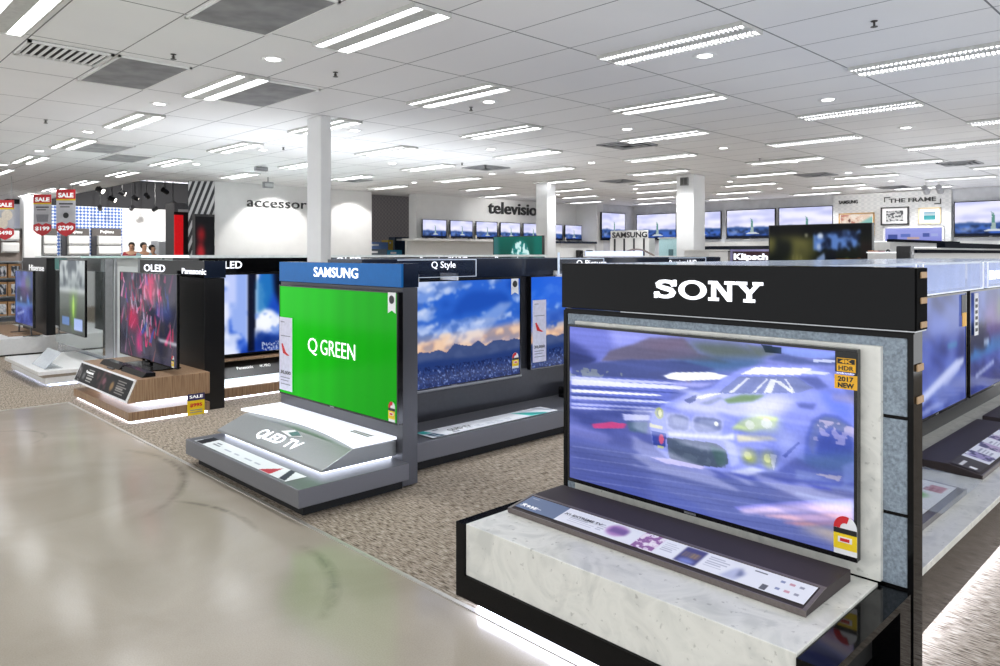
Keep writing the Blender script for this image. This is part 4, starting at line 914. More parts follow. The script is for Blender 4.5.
def promo(tv, p0, d, w, h):
    """white card with a red tail fin and a points figure"""
    p0 = Vector(p0); xd, yd = Vector(d[0]), Vector(d[1]); nd = xd.cross(yd)
    q = lambda u, v: tuple(p0 + xd * (u * w) + yd * (v * h) + nd * .002)
    o = sticker(tuple(p0), d, w, h, mat('promo_card_lilac', 'dcdcf0', .5), tv, 'promo_card', .001)
    outline([[(0, .95), (.12, 1), (.55, .28), (1, .02), (.75, 0), (.2, .18)]], q(.18, .48), d, w * .62, h * .16, RED, o, 'red_tail_fin', .001)
    text('30,000', q(.1, .215), d, w * .8, h * .055, LETK, o, name='points_figure', bold=.02, ext=.0005)
    for k, (v, a) in enumerate(((.17, .7), (.13, .6), (.08, .75), (.74, .75), (.93, .3))): sticker(q(.12, v), d, w * a, h * .012, mat('print_grey', '8a8ca0', .5), o, 'text_line', .0005)
    return o
ribbon(GT, (3.042, 4.235, 1.235), FX, .09, .145)
promo(GT, (3.041, 5.79, .505), FX, .215, .61)
energy_label(GT, (3.041, 4.225, .485), FX, .075, .14)

G = thing('display_gondola', 'charcoal gondola with navy header behind the blue headed stand', 'display shelving', (6.0, 5.1, 0))
MB().box(3.27, 8.8, 4.95, 5.35, .08, 1.43).build('spine', mat('spine_dark_grey', '37383e', .3, var=.04), G)
MB().box(3.27, 8.8, 4.40, 5.9, .082, .222).build('base', GREY, G, bevel=.004)
MB().box(3.27, 8.7, 4.46, 5.84, .004, .082).build('kick_plate', RUBBER, G)
MB().box(3.27, 8.8, 4.90, 5.40, 1.432, 1.602).build('header', NAVY, G)
MB().box(3.3, 8.8, 4.92, 5.38, 1.602, 1.608).build('top_sheet', mat('clear_top_sheet', '5a6472', .1), G)
def clear_sign(x0, x1, y, z0, z1, words, wx, ww, wz, wh):
    q = MB().box(x0, x1, y - .004, y, z0, z1).build('sign_panel', mat('dark_clear_acrylic', '2a3346', .06, alpha=.5), G)
    e = MB().box(x0, x1, y - .006, y + .002, z1 - .006, z1).box(x1 - .006, x1, y - .006, y + .002, z0, z1).box(x0, x1, y - .005, y + .001, z0, z0 + .004)
    e.build('bright_edge', mat('acrylic_edge', 'c9d6e6', .3, emit='cfdcf0', es=.25, sample=False), q)
    text(words, (wx, y - .007, wz), FY, ww, wh, LETW, q, name='sign_lettering', ext=.0008)
    for xx in (x0 + .25 * (x1 - x0), x0 + .75 * (x1 - x0)): MB().box(xx - .008, xx + .008, y, 4.90, z0 - .03, z0 + .03).build('bracket', PAPER, q)
a, b2 = on_y(431, 272, 4.68), on_y(455, 263, 4.68)
clear_sign(3.45, 4.28, 4.68, 1.455, 1.602, 'Q Style', a[0], b2[0] - a[0], 1.515, .07)
a, b2 = on_y(576, 268, 4.68), on_y(606, 263, 4.68)
clear_sign(5.36, 6.05, 4.68, 1.45, 1.602, 'Q Picture', a[0], b2[0] - a[0], 1.515, .07)
a, b2 = on_y(669, 262, 4.68), on_y(696, 258, 4.68)
clear_sign(7.25, 8.05, 4.68, 1.45, 1.602, 'Premium UHD', a[0], b2[0] - a[0], 1.515, .06)
MB().box(5.33, 5.345, 4.66, 4.675, 1.445, 1.66).build('tall_clear_fin', mat('acrylic_edge', 'c9d6e6'), G)
p = Pic(220, 24, 'f1f4f8', 10.)
p.poly([(0, 0), (.55, 0), (.7, .4), (.1, .4)], '3fb8b4'); p.poly([(.1, .45), (.7, .45), (.95, 1), (.3, 1)], '27506a'); lines(p, .3, .75, .55, .95, 2, 'e8eef2', .8)
lines(p, 1.0, 1.6, .08, .22, 1, '5a5e68', .8); lines(p, 1.6, 2.4, .72, .9, 1, '5a5e68', .8)
for k in range(5): lines(p, 2.7 + k * .8, 3.3 + k * .8, .55, .8, 2, '9aa2b4', .7, k)
p.poly([(7.2, .05), (9.2, .95), (7.7, .98)], '3cc0b0', .9, 1); p.poly([(7.6, .3), (9.2, .95), (8.4, .98)], '1f9aa0', .9, 1); p.poly([(9., .1), (9.3, .05), (10, .7), (9.8, .8)], '8a98aa', .8, 1)
st = thing('print_strip_board', 'long white print strip with teal corner on the charcoal gondola base', 'information board', (4.3, 4.54, .2225))
MB().box(3.60, 5.06, 4.42, 4.66, .2225, .232).build('clear_base', GLASS, st)
p.sheet('print_strip', PRINT, st, (3.60, 4.425, .2335), (1.45, 0, 0), (0, .22, 0))
text('QLED TV', (3.84, 4.49, .2345), ((1, 0, 0), (0, 1, 0)), .24, .07, LETK, st, bold=.01, ext=.0004)
T = television('television with a sunset sky over a city, right of the blue headed stand', (4.20, 4.875, .505), 1.66, .915, 0, pic_sunset(5), 'sky televisions on the charcoal gondola', depth=.05, bez=.008)
ribbon(T, (4.90, 4.870, 1.265), FY, .095, .15); energy_label(T, (4.91, 4.870, .575), FY, .085, .145)
MB().tube([(3.4, 4.86, .50), (5.02, 4.86, .50)], .012, 8).build('lower_bar', SILVER, T)
T = television('television with bright blue sky and a white card, partly behind the marble stand', (6.00, 4.875, .53), 1.66, .90, 0, pic_bluesky(), 'sky televisions on the charcoal gondola', depth=.05, bez=.008)
promo(T, (5.19, 4.868, .60), FY, .19, .60)
S = thing('sign_holder', 'small clear price sign holder on a white base, before the blue sky screens', 'sign holder', (5.28, 4.72, .222))
x, y, z = on_z(532, 394.5, .2225)
S.location = (x, y, .2225); ROOTM[S.name] = Matrix.Translation((x, y, .2225))
MB().box(-.13, .13, -.09, .09, 0, .012).build('base', PAPER, S, bevel=.003, local=True)
MB().box(-.075, .075, -.005, .005, .012, .20).build('clear_plate', GLASS, S, local=True)
c = Pic(24, 32, 'eceef4', .75); c.rect(.08, .05, .67, .3, 'c8575c', .7); lines(c, .1, .65, .08, .28, 2, 'f4e6e8', .8, 1); lines(c, .1, .65, .4, .95, 5, '8a94a8', .8)
c.sheet('printed_card', PRINT, S, (-.07, -.006, .016), (.14, 0, 0), (0, 0, .18), local=True)
S = thing('soundbar', 'black soundbar box beside the clear sign holder', 'soundbar', (6.3, 4.8, .223))
MB().box(5.55, 6.5, 4.72, 4.86, .2235, .33).build('body', BEZEL, S, bevel=.01)
MB().box(5.58, 5.68, 4.715, 4.72, .25, .30).build('white_sticker', PAPER, S)
MB().box(5.74, 6.46, 4.712, 4.72, .24, .315).build('grille', mat('speaker_cloth', '1b1b1c', .8), S)

# ------------------------------------------------------------------ oak stand (third along the walkway)
E = thing('display_stand', 'oak veneer end stand with a black panel and glowing white gap', 'display stand', (2.9, 8.5, 0))
MB().box(2.41, 3.2, 7.58, 9.42, .03, .118).build('lower_block', WOOD, E, bevel=.003)
MB().prism([(2.405, .205), (3.2, .205), (3.2, .425), (2.495, .425)], 'y', 7.58, 9.38).build('upper_block', WOOD, E, bevel=.003)
MB().box(2.62, 3.19, 7.85, 9.15, .118, .205).build('light_gap', mat('soft_led_diffuser', 'ffffff', .5, emit='e6edff', es=3.), E)
MB().box(2.44, 3.19, 7.62, 9.38, .004, .03).build('light_plinth', LEDW, E)
c = Pic(170, 24, '1b1a1c', 8.); c.ell(.35, .5, .3, .3, '6a6668', .9, 1); n = c.noise(4, 4, 3); c.mask((n > .55) & (c.X < .7), 'a9a6a6', .7)
lines(c, 1.7, 3.0, .15, .9, 5, 'd9d7d2', .9, 4); c.mask((c.noise(3, 4, 8) > .5) & (c.X > 3.1) & (c.X < 5), '6a4448', .7, 1); c.ell(5.6, .6, .25, .25, 'b08a58', .8, 1); c.ell(4.4, .5, .2, .2, '8a5a6a', .8, 1); lines(c, 6.2, 7.7, .15, .9, 6, 'b9b4ae', .8, 7); c.rect(1.0, .45, 1.4, .8, '8a8a8c', .8, 1)
fr = MB(); A = lambda u, v: (2.402 + .09 * v, 7.60 + 1.76 * (1 - u), .208 + .214 * v)
fr.add([A(0, 0), A(1, 0), A(1, 1), A(0, 1), tuple(Vector(A(0, 0)) + Vector((-.012, 0, .004))), tuple(Vector(A(1, 0)) + Vector((-.012, 0, .004))), tuple(Vector(A(1, 1)) + Vector((-.012, 0, .004))), tuple(Vector(A(0, 1)) + Vector((-.012, 0, .004)))],
       [(0, 1, 2, 3), (4, 7, 6, 5), (0, 4, 5, 1), (1, 5, 6, 2), (2, 6, 7, 3), (3, 7, 4, 0)])
f = fr.build('print_frame', PAPER, E)
a, b2, d = Vector(A(.012, .08)) + Vector((-.0135, 0, .005)), Vector(A(.988, .08)), Vector(A(.012, .92))
c.sheet('black_print', PRINT, f, tuple(a), (0, -1.76 * .976, 0), (.09 * .84, 0, .214 * .84))
text('Panasonic', (2.418, 8.98, .345), ((0, -1, 0), (.388, 0, .92)), .26, .03, LETP, f, bold=.02, ext=.0006)
MB().box(3.2, 3.415, 7.71, 9.6, .004, 1.388).build('end_panel', BLACKSATIN, E, bevel=.003)
MB().box(3.19, 3.42, 7.70, 9.62, 1.392, 1.572).build('header', BLACKGLOSS, E, bevel=.003)
MB().box(3.19, 3.42, 7.694, 7.70, 1.392, 1.572).build('header_end', NAVY, E)
a, b2 = on_x(182, 272, 3.188), on_x(206, 272, 3.188); text('Panasonic', (3.188, a[1], 1.428), FX, a[1] - b2[1], .062, LETW, E, bold=.01, name='sign_letters')
a, b2 = on_x(144, 272, 3.188), on_x(165, 272, 3.188); text('OLED', (3.188, a[1], 1.435), FX, a[1] - b2[1], .085, LETW, E, bold=.01, name='sign_letters')
CT = television('thin television with pink and red crystal shapes, standing on the oak stand', (2.85, 8.40, .49), 1.72, .95, R(-90), pic_crystal(), depth=.03, bez=.008, back=False)
MB().box(-.12, .12, .0, .03, -.045, .02).box(-.4, .4, -.12, .22, -.063, -.05).build('stand', BEZEL, CT, local=True)
energy_label(CT, (2.846, 7.66, .50), FX, .06, .12)
S = thing('speaker_bar', 'long black wedge speaker bar lying in front of the crystal picture television', 'speaker', (2.62, 8.4, .426))
for s0_, s1_ in ((7.66, 8.3), (8.36, 9.0)):
    MB().prism([(2.56, .427), (2.69, .427), (2.69, .467), (2.60, .472)], 'y', s0_, s1_).build('speaker_half', BEZEL, S, bevel=.004)
MB().box(2.60, 2.68, 8.29, 8.37, .427, .45).build('joining_stem', SILVER, S)
S = thing('remote_control', 'slim dark remote control on the oak top', 'remote control', (2.535, 8.5, .426))
MB().box(2.515, 2.545, 8.42, 8.60, .4265, .438).build('body', mat('remote_dark', '3a3a3c', .4), S, bevel=.004)
MB().box(2.522, 2.538, 8.46, 8.50, .438, .440).box(2.522, 2.538, 8.53, 8.56, .438, .440).build('keys', mat('remote_keys', '8a8a8c', .5), S)
S = thing('price_sign', 'yellow and purple price sign hanging on the side of the oak stand', 'price sign', (3.05, 7.57, 0.1))
MB().box(2.965, 3.14, 7.566, 7.572, .005, .225).build('card', YEL, S)
MB().box(2.965, 3.14, 7.563, 7.566, .155, .225).build('purple_band', mat('purple_print', '3c3560', .5), S)
text('SALE', (2.985, 7.562, .178), FY, .135, .03, LETP, S, bold=.02, ext=.0005)
text('$995', (2.99, 7.564, .085), FY, .125, .04, RED, S, bold=.04, ext=.0005)
for k in range(2): MB().box(2.99, 3.115, 7.564, 7.566, .03 + k * .022, .038 + k * .022).build('printed_line', mat('print_grey', '8a8ca0'), S)
G = thing('display_gondola', 'black and oak gondola with lit white shelf behind the oak stand', 'display shelving', (6.1, 8.9, 0))
MB().box(3.43, 9.0, 8.52, 9.1, .1, 1.42).build('spine', BLACKSATIN, G)
MB().box(3.43, 9.0, 8.05, 9.5, .03, .14).build('base', WOOD, G, bevel=.003)
MB().box(3.43, 9.0, 8.10, 8.52, .14, .19).build('lit_shelf', mat('lit_shelf_white', 'f0f4f6', .4, emit='e6f2f8', es=.9), G)
MB().prism([(8.20, .22), (8.52, .22), (8.52, .42), (8.42, .42)], 'x', 3.43, 9.0).build('sloped_board', BLACKSATIN, G)
MB().box(3.43, 9.0, 8.30, 8.54, .40, .425).build('upper_shelf', WOOD, G, bevel=.002)
MB().box(3.43, 9.0, 8.12, 9.4, .004, .03).build('light_plinth', LEDW, G)
h = MB().box(3.43, 9.0, 8.42, 9.2, 1.43, 1.60).build('header', BLACKGLOSS, G)
MB().box(3.2, 9.0, 8.1, 9.6, 1.604, 1.628).build('top_sheet', TOPFILL, G)
MB().box(3.19, 9.02, 8.085, 8.10, 1.600, 1.632).build('top_edge', mat('pale_edge', 'dfe6e6', .3), G)
a, b2 = on_y(225, 269, 8.415), on_y(242, 262, 8.415); text('LED', (a[0], 8.415, 1.475), FY, b2[0] - a[0], .085, LETW, G, bold=.01, name='sign_letters')
for px, ws, ww in ((336, 'OLED', 26), (420, 'Panasonic', 22), (447, '4K UHD', 21), (495, 'Panasonic', 26)):
    a, b2 = on_y(px, 262, 8.415), on_y(px + ww, 258, 8.415); text(ws, (a[0], 8.415, 1.53), FY, b2[0] - a[0], .07, LETW, G, bold=.01, name='sign_letters')
q = outline([[(0, 0), (1, 0), (1, 1), (0, 1)]], (3.62, 8.245, .245), ((1, 0, 0), (0, .74, .67)), .75, .2, mat('black_print', '151517', .3), G, 'print_board', .001)
text('Panasonic', (3.82, 8.285, .30), ((1, 0, 0), (0, .74, .67)), .20, .04, LETP, q, bold=.02, ext=.0006)
text('4K PRO', (4.10, 8.285, .30), ((1, 0, 0), (0, .74, .67)), .14, .04, LETP, q, bold=.0, ext=.0006)
television('television with white clouds on deep blue, between the oak stand and the green screen', (4.38, 8.38, .46), 1.62, .95, 0, pic_cloud(), depth=.05, bez=.01)

# ------------------------------------------------------------------ mirrored white stand (fourth along the walkway)
E = thing('display_stand', 'white and mirrored end stand with teal header corner, beyond the oak stand', 'display stand', (2.9, 11.6, 0))
MB().box(3.2, 3.3, 11.0, 13.4, .004, 1.578).build('end_panel', STEEL, E)
MB().box(3.17, 3.2, 11.0, 13.4, .25, 1.40).build('mirror_panel', mat('mirror_sheet', 'cfd8d8', .07, metal=.9, var=.02), E)
TEAL = mat('teal_acrylic', '12877f', .3)
MB().box(3.16, 3.2, 12.72, 13.4, 1.40, 1.575).build('teal_corner', TEAL, E)
MB().box(3.16, 3.2, 11.05, 12.72, 1.40, 1.575).build('header', mat('pale_grey_header', 'aab2b4', .2), E)
a, b2 = on_x(66, 269, 3.155), on_x(86, 268, 3.155); text('Q UHD', (3.155, a[1], 1.43), FX, a[1] - b2[1], .115, LETP, E, bold=.02, name='sign_letters')
MB().box(2.28, 3.17, 10.42, 12.3, .15, .20).build('upper_slab', WHITE, E, bevel=.006)
MB().box(2.34, 3.17, 10.47, 12.2, .11, .15).build('shadow_gap', mat('beige_gap', 'a59a8a', .5), E)
MB().box(2.36, 3.17, 10.45, 12.3, .03, .11).build('lower_slab', WHITE, E, bevel=.006)
MB().box(2.42, 3.17, 10.5, 12.3, .004, .03).build('light_plinth', mat('led_strip_blue_white', 'ffffff', .5, emit='b9d0ff', es=7.), E)
def pic_shop():
    p = Pic(80, 46, '9aa3a0'); p.grad([(0, 'c4cacb'), (.4, '8a9496'), (.45, '6f7672'), (1, '3c433e')]); n = p.noise(6, 10, 90, 3)
    p.mask((n > .52) & (p.Y < .4), '4a525a', .8, 1); p.rect(0, .38, 1.78, .43, 'e6eaea', .8, 1); p.rect(0, .18, 1.78, .22, 'dfe4e6', .7, 1)
    p.poly([(.7, .5), (1.3, .46), (1.1, .9), (.9, .95)], '6f9a4a', .7, 3); p.ell(1.0, .62, .06, .14, 'b5e06a', .9, 1); p.rect(1.05, .78, 1.62, .95, 'a9bdf0', .95); p.rect(.2, .78, .7, .9, '6a8fd0', .8); return p
television('thin mirrored looking television on the white stand beyond the oak stand', (2.92, 11.52, .53), 1.25, 1.03, R(-90), pic_shop(), depth=.03, bez=.008)
S = thing('sign_holder', 'clear slanted acrylic sign holder on the white plinth', 'sign holder', (2.5, 11.45, .2))
x, y, z = on_z(47, 366, .201); S.location = (x, y, .201); ROOTM[S.name] = Matrix.Translation((x, y, .201))
MB().prism([(-.1, .0), (.1, .0), (.1, .006), (-.1, .006)], 'y', -.33, .33).build('foot', GLASS, S, local=True)
f = MB().prism([(-.1, .006), (-.094, .006), (.09, .2), (.084, .2)], 'y', -.33, .33).build('slanted_plate', mat('frosted_clear_acrylic', 'e8eef4', .15, alpha=.55), S, local=True)
MB().prism([(-.02, .072), (-.016, .072), (.06, .158), (.056, .158)], 'y', -.25, .25).build('printed_words', mat('soft_grey_print', 'b4bcc8', .5), S, local=True)
G = thing('display_gondola', 'pale frosted gondola behind the mirrored white stand', 'display shelving', (6, 12.2, 0))
MB().box(3.31, 8.6, 11.0, 13.4, .004, 1.59).build('body', mat('frosted_pale_panel', 'd3d8d6', .25, var=.03, scale=3), G)
for xx in (3.32, 3.62, 3.95): MB().box(xx, xx + .03, 10.99, 11.0, .004, 1.59).build('upright', STEEL, G)
MB().box(2.9, 8.6, 10.95, 13.45, 1.592, 1.612).build('top_sheet', mat('frosted_top', 'dfe6e4', .3), G)
MB().box(2.88, 8.6, 10.93, 10.95, 1.588, 1.616).build('top_edge', mat('glass_green_edge', 'b9d6d0', .2), G)

# ------------------------------------------------------------------ black stand farthest along the walkway
E = thing('display_stand', 'tall black end stand on a long white base, farthest along the walkway', 'display stand', (3.0, 14.6, 0))
MB().box(3.2, 3.62, 14.1, 15.75, .285, 1.575).build('end_panel', BLACKSATIN, E)
MB().box(1.9, 3.75, 13.95, 16.8, .03, .285).build('base', WHITE, E, bevel=.006)
MB().box(1.95, 3.7, 14.02, 16.7, .004, .03).build('kick_plate', RUBBER, E)
MB().box(2.7, 3.19, 14.3, 16.6, .286, .30).build('oak_top', WOOD, E)
a, b2 = on_x(29, 268, 3.195), on_x(44, 268, 3.195); text('Hisense', (3.195, a[1], 1.35), FX, a[1] - b2[1], .105, LETP, E, bold=.02, name='sign_letters')
television('narrow looking silver framed television before the farthest black stand', (2.95, 14.46, .44), 1.25, .93, R(-90), pic_blueplay(80, False), depth=.04, bez=.02, stand=.14)
S = thing('carton_shelf', 'narrow steel shelf of goods at the left photo edge', 'shelf', (3.1, 17.2, 0))
for xx in (2.6, 3.42):
    for yy in (16.9, 17.32): MB().box(xx, xx + .03, yy, yy + .03, .003, 1.5).build('post', STEEL, S)
for z in (.42, .80, 1.15, 1.47): MB().box(2.6, 3.45, 16.9, 17.35, z, z + .025).build('shelf_board', STEEL, S)
MB().box(2.6, 3.45, 17.35, 17.37, .3, 1.5).build('back_panel', mat('shelf_back_grey', '8a929c', .5), S)
k = 0
for zi, z in enumerate((.445, .825, 1.175)):
    for yi, x in enumerate((2.98, 3.2)):
        o = thing('carton', 'small tan carton, %s one on the %s board of the left steel shelf' % (['outer', 'inner'][yi], ['lowest', 'middle', 'top'][zi]), 'box', (x + .1, 17.1, z + .001), 0, 'cartons on the steel shelf')
        MB().box(x, x + .2, 16.95, 17.25, z + .001, z + .27).build('body', TAN, o)
        c = Pic(12, 10, 'b9bdc4', 1.3); n = c.noise(3, 3, k, 3); c.mask(n > .52, '3a4048', .9); c.mask(n < .4, 'e6e6e6', .9); k += 1
        c.sheet('printed_front', PRINT, o, (x + .05, 16.948, z + .03), (.14, 0, 0), (0, 0, .2))

# ------------------------------------------------------------------ sale banners hanging on the far left
def banner(px, py0, py1, wpx, Y0, price, lab, kind):
    a = on_y(px, py0, Y0); b2 = on_y(px, py1, Y0); w = (on_y(px + wpx / 2, py0, Y0)[0] - on_y(px - wpx / 2, py0, Y0)[0]) * .98
    H = a[2] - b2[2]
    t = thing('sale_banner', lab, 'banner', (a[0], a[1], b2[2]), R(-44.3), 'sale banners')
    q = MB().prism([(-w / 2, .14 * H), (-w * .3, .06 * H), (0, 0), (w * .3, .06 * H), (w / 2, .14 * H), (w / 2, H), (-w / 2, H)], 'y', -.004, .004).build('sheet', mat('banner_grey', 'c9c9ce', .5, var=.08, scale=3), t, local=True)
    MB().box(-w / 2, w / 2, -.008, -.004, .80 * H, H).build('red_top', RED, t, local=True)
    MB().prism([(-w / 2, .14 * H), (-w * .3, .06 * H), (0, 0.0), (w * .3, .06 * H), (w / 2, .14 * H), (w / 2, .27 * H), (w * .2, .31 * H), (0, .27 * H), (-w * .2, .31 * H), (-w / 2, .27 * H)], 'y', -.008, -.004).build('red_price_burst', RED, t, local=True)
    MB().box(-w / 2, w / 2, -.007, -.0035, .765 * H, .80 * H).build('yellow_line', YEL, t, local=True)
    M = ROOTM[t.name]; f = lambda x, z: tuple(M @ Vector((x, -.0085, z)))
    d = (tuple(M.to_3x3() @ Vector((1, 0, 0))), (0, 0, 1))
    text('SALE', f(-w * .4, .83 * H), d, w * .8, .1 * H, LETP, t, bold=.04, name='sale_lettering', ext=.001)
    text(price, f(-w * .4, .12 * H), d, w * .8, .11 * H, LETP, t, bold=.03, name='price_figure', ext=.001)
    if kind == 'dot': MB().tube([(0, -.006, .45 * H), (0, -.004, .45 * H)], .15 * w, 16).build('printed_round', LETK, t, local=True)
    elif kind == 'box': MB().prism([(-w * .35, .52 * H), (w * .35, .52 * H), (w * .3, .34 * H), (-w * .3, .34 * H)], 'y', -.006, -.004).build('printed_box', mat('print_mid_grey', '8f9096', .5), t, local=True)
    else:
        MB().tube([(.12 * w, -.006, .62 * H), (.12 * w, -.004, .62 * H)], .3 * w, 18).build('printed_oval', mat('cream_print', 'efe4d2', .5), t, local=True)
        MB().tube([(-.15 * w, -.007, .42 * H), (-.15 * w, -.005, .42 * H)], .32 * w, 18).build('printed_oval', mat('cream_print', 'efe4d2'), t, local=True)
    if kind != 'oval': MB().box(-w * .36, w * .36, -.006, -.004, .68 * H, .71 * H).box(-w * .3, w * .2, -.006, -.004, .62 * H, .64 * H).build('printed_lines', LETK, t, local=True)
    MB().tube([(-w * .35, 0, H), (-w * .35, 0, CEIL - b2[2])], .004, 5).build('wire', STEEL, t, local=True)
    MB().tube([(w * .35, 0, H), (w * .35, 0, CEIL - b2[2])], .004, 5).build('wire', STEEL, t, local=True)
banner(66, 189.5, 236.5, 22, 18.0, '$299', 'red and white sale banner with a black round shape, second from the striped wall end', 'dot')
banner(42.5, 194.5, 236, 21, 19.5, '$199', 'red and white sale banner with a grey box shape, hanging before the far pillar', 'box')
banner(5, 200, 240, 22, 17.0, '$498', 'red and brown sale banner with cream ovals at the left photo edge', 'oval')

# ------------------------------------------------------------------ appliances and people at the back left
def aircon_bay(px0, px1, Y0, lab, dark='3a3a40', words=None):
    x0 = on_y(px0, 240, Y0)[0]; x1 = on_y(px1, 240, Y0)[0]; z1 = on_y(px0, 228, Y0)[2]
    t = thing('appliance_panel', 'dark appliance wall panel ' + lab, 'display panel', ((x0 + x1) / 2, Y0, 0), 0, 'dark panels on the patterned wall')
    MB().box(x0, x1, Y0, Y0 + .08, 0, z1).build('board', mat('panel_dark_' + dark, dark, .5), t)
    MB().box(x0, x1, Y0 - .01, Y0, z1 - .24, z1).build('name_band', mat('band_grey', '55504e', .5), t)
    if words: text(words, (x0 + (x1 - x0) * .28, Y0 - .012, z1 - .17), FY, (x1 - x0) * .46, .11, LETP, t, name='panel_lettering', bold=.02)
    return x0, x1, z1
def aircon(x0, x1, Y0, z, lab):
    a = thing('air_conditioner', lab, 'air conditioner', ((x0 + x1) / 2, Y0, z), 0, 'white air conditioners at the back')
    MB().prism([(Y0 - .2, z + .05), (Y0 - .14, z), (Y0, z), (Y0, z + .27), (Y0 - .17, z + .27), (Y0 - .2, z + .22)], 'x', x0, x1).build('case', WHITE, a, bevel=.01)
    MB().box(x0 + .06, x1 - .06, Y0 - .19, Y0 - .15, z + .015, z + .05).build('outlet_flap', mat('flap_grey', 'a9a9aa', .5), a)
for px0, px1, words, lab in ((92, 121, 'Fujitsu', 'nearest the white back wall'), (62, 89, 'Fujitsu', 'behind the sale banner with the round shape'), (37, 57, None, 'beside the far left pillar')):
    x0, x1, z1 = aircon_bay(px0, px1, 23.85, lab, words=words)
    for q, (pz, nm) in enumerate(((245, 'upper'), (255, 'lower'))):
        aircon(x0 + .12, x1 - .05, 23.83, on_y(px0, pz, 23.85)[2], '%s white air conditioner on the dark panel %s' % (nm, lab))
x0, x1, z1 = aircon_bay(-4, 22, 22.5, 'at the left photo edge', '8a7f78')
for q, (pz, nm) in enumerate(((241, 'upper'), (253, 'lower'))): aircon(x0 + .1, x1 - .1, 22.48, on_y(5, pz, 22.5)[2], '%s white air conditioner at the left photo edge' % nm)
S = thing('fridge', 'silver fridge top beside the red and black display', 'fridge', (8.4, 22.4, 0))
x0 = on_y(158, 241, 22.2)[0]; x1 = on_y(175, 241, 22.2)[0]; z1 = on_y(165, 241, 22.2)[2]
b = MB().box(x0, x1, 22.2, 22.8, .02, z1).build('cabinet', SILVER, S, bevel=.015)
MB().box(x0 + .01, x1 - .01, 22.16, 22.2, .7, z1 - .02).build('door', SILVER, S, bevel=.01); MB().box(x0 + .01, x1 - .01, 22.16, 22.2, .04, .68).build('door', SILVER, S, bevel=.01)
MB().tube([(x0 + .06, 22.13, .9), (x0 + .06, 22.13, 1.6)], .012).build('handle', STEEL, S)
S = thing('promotional_display', 'tall red and black display tower below the striped wall end', 'display tower', (6.2, 15.8, 0))
P0 = on_y(173, 203, 17.0); P1 = on_y(195, 203, 16.0); P2 = on_y(214, 215, 15.35)
x0, x1 = on_y(174, 230, 16.8)[0], on_y(195, 230, 16.8)[0]; zt = on_y(180, 203, 16.8)[2]
MB().box(x0, x1, 16.8, 17.3, 0, zt).build('body', BLACKSATIN, S)
MB().box(x0, x0 + (x1 - x0) * .42, 16.78, 16.80, 1.0, on_y(180, 215, 16.8)[2]).build('red_field', mat('bright_red_acrylic', 'd8141c', .3, emit='d8141c', es=.35, sample=False), S)
MB().box(x0, x1, 16.78, 16.80, on_y(180, 212, 16.8)[2], zt).build('grey_head', mat('head_grey', '77787c', .5), S)
MB().box(x0 + .08, x1 - .15, 16.775, 16.78, zt - .2, zt - .14).build('printed_line', PAPER, S)
S = thing('promotional_display', 'black display tower with dim red picture, touching the white lettered wall', 'display tower', (6.2, 15.5, 0))
x0, x1 = on_y(195, 230, 14.92)[0], on_y(214.5, 230, 14.92)[0]; zt = on_y(200, 214, 14.92)[2]
MB().box(x0, x1, 14.92, 15.06, 0.003, zt).build('body', mat('display_black', '161618', .3), S)
def pic_red():
    p = Pic(16, 24, '141416', .7); p.ell(.2, .3, .14, .12, '9a1c22', .9, 1); p.ell(.2, .62, .16, .16, 'c22a32', .9, 1); p.rect(.45, .55, .55, 1, '33353c', .8, 1); return p
va, vb = Vector((x0 + .01, 14.916, 1.2)), Vector((x1 - .01, 14.916, 1.2))
pic_red().sheet('dim_picture', LITPRINT, S, tuple(va), tuple(vb - va), (0, 0, zt - 1.25))

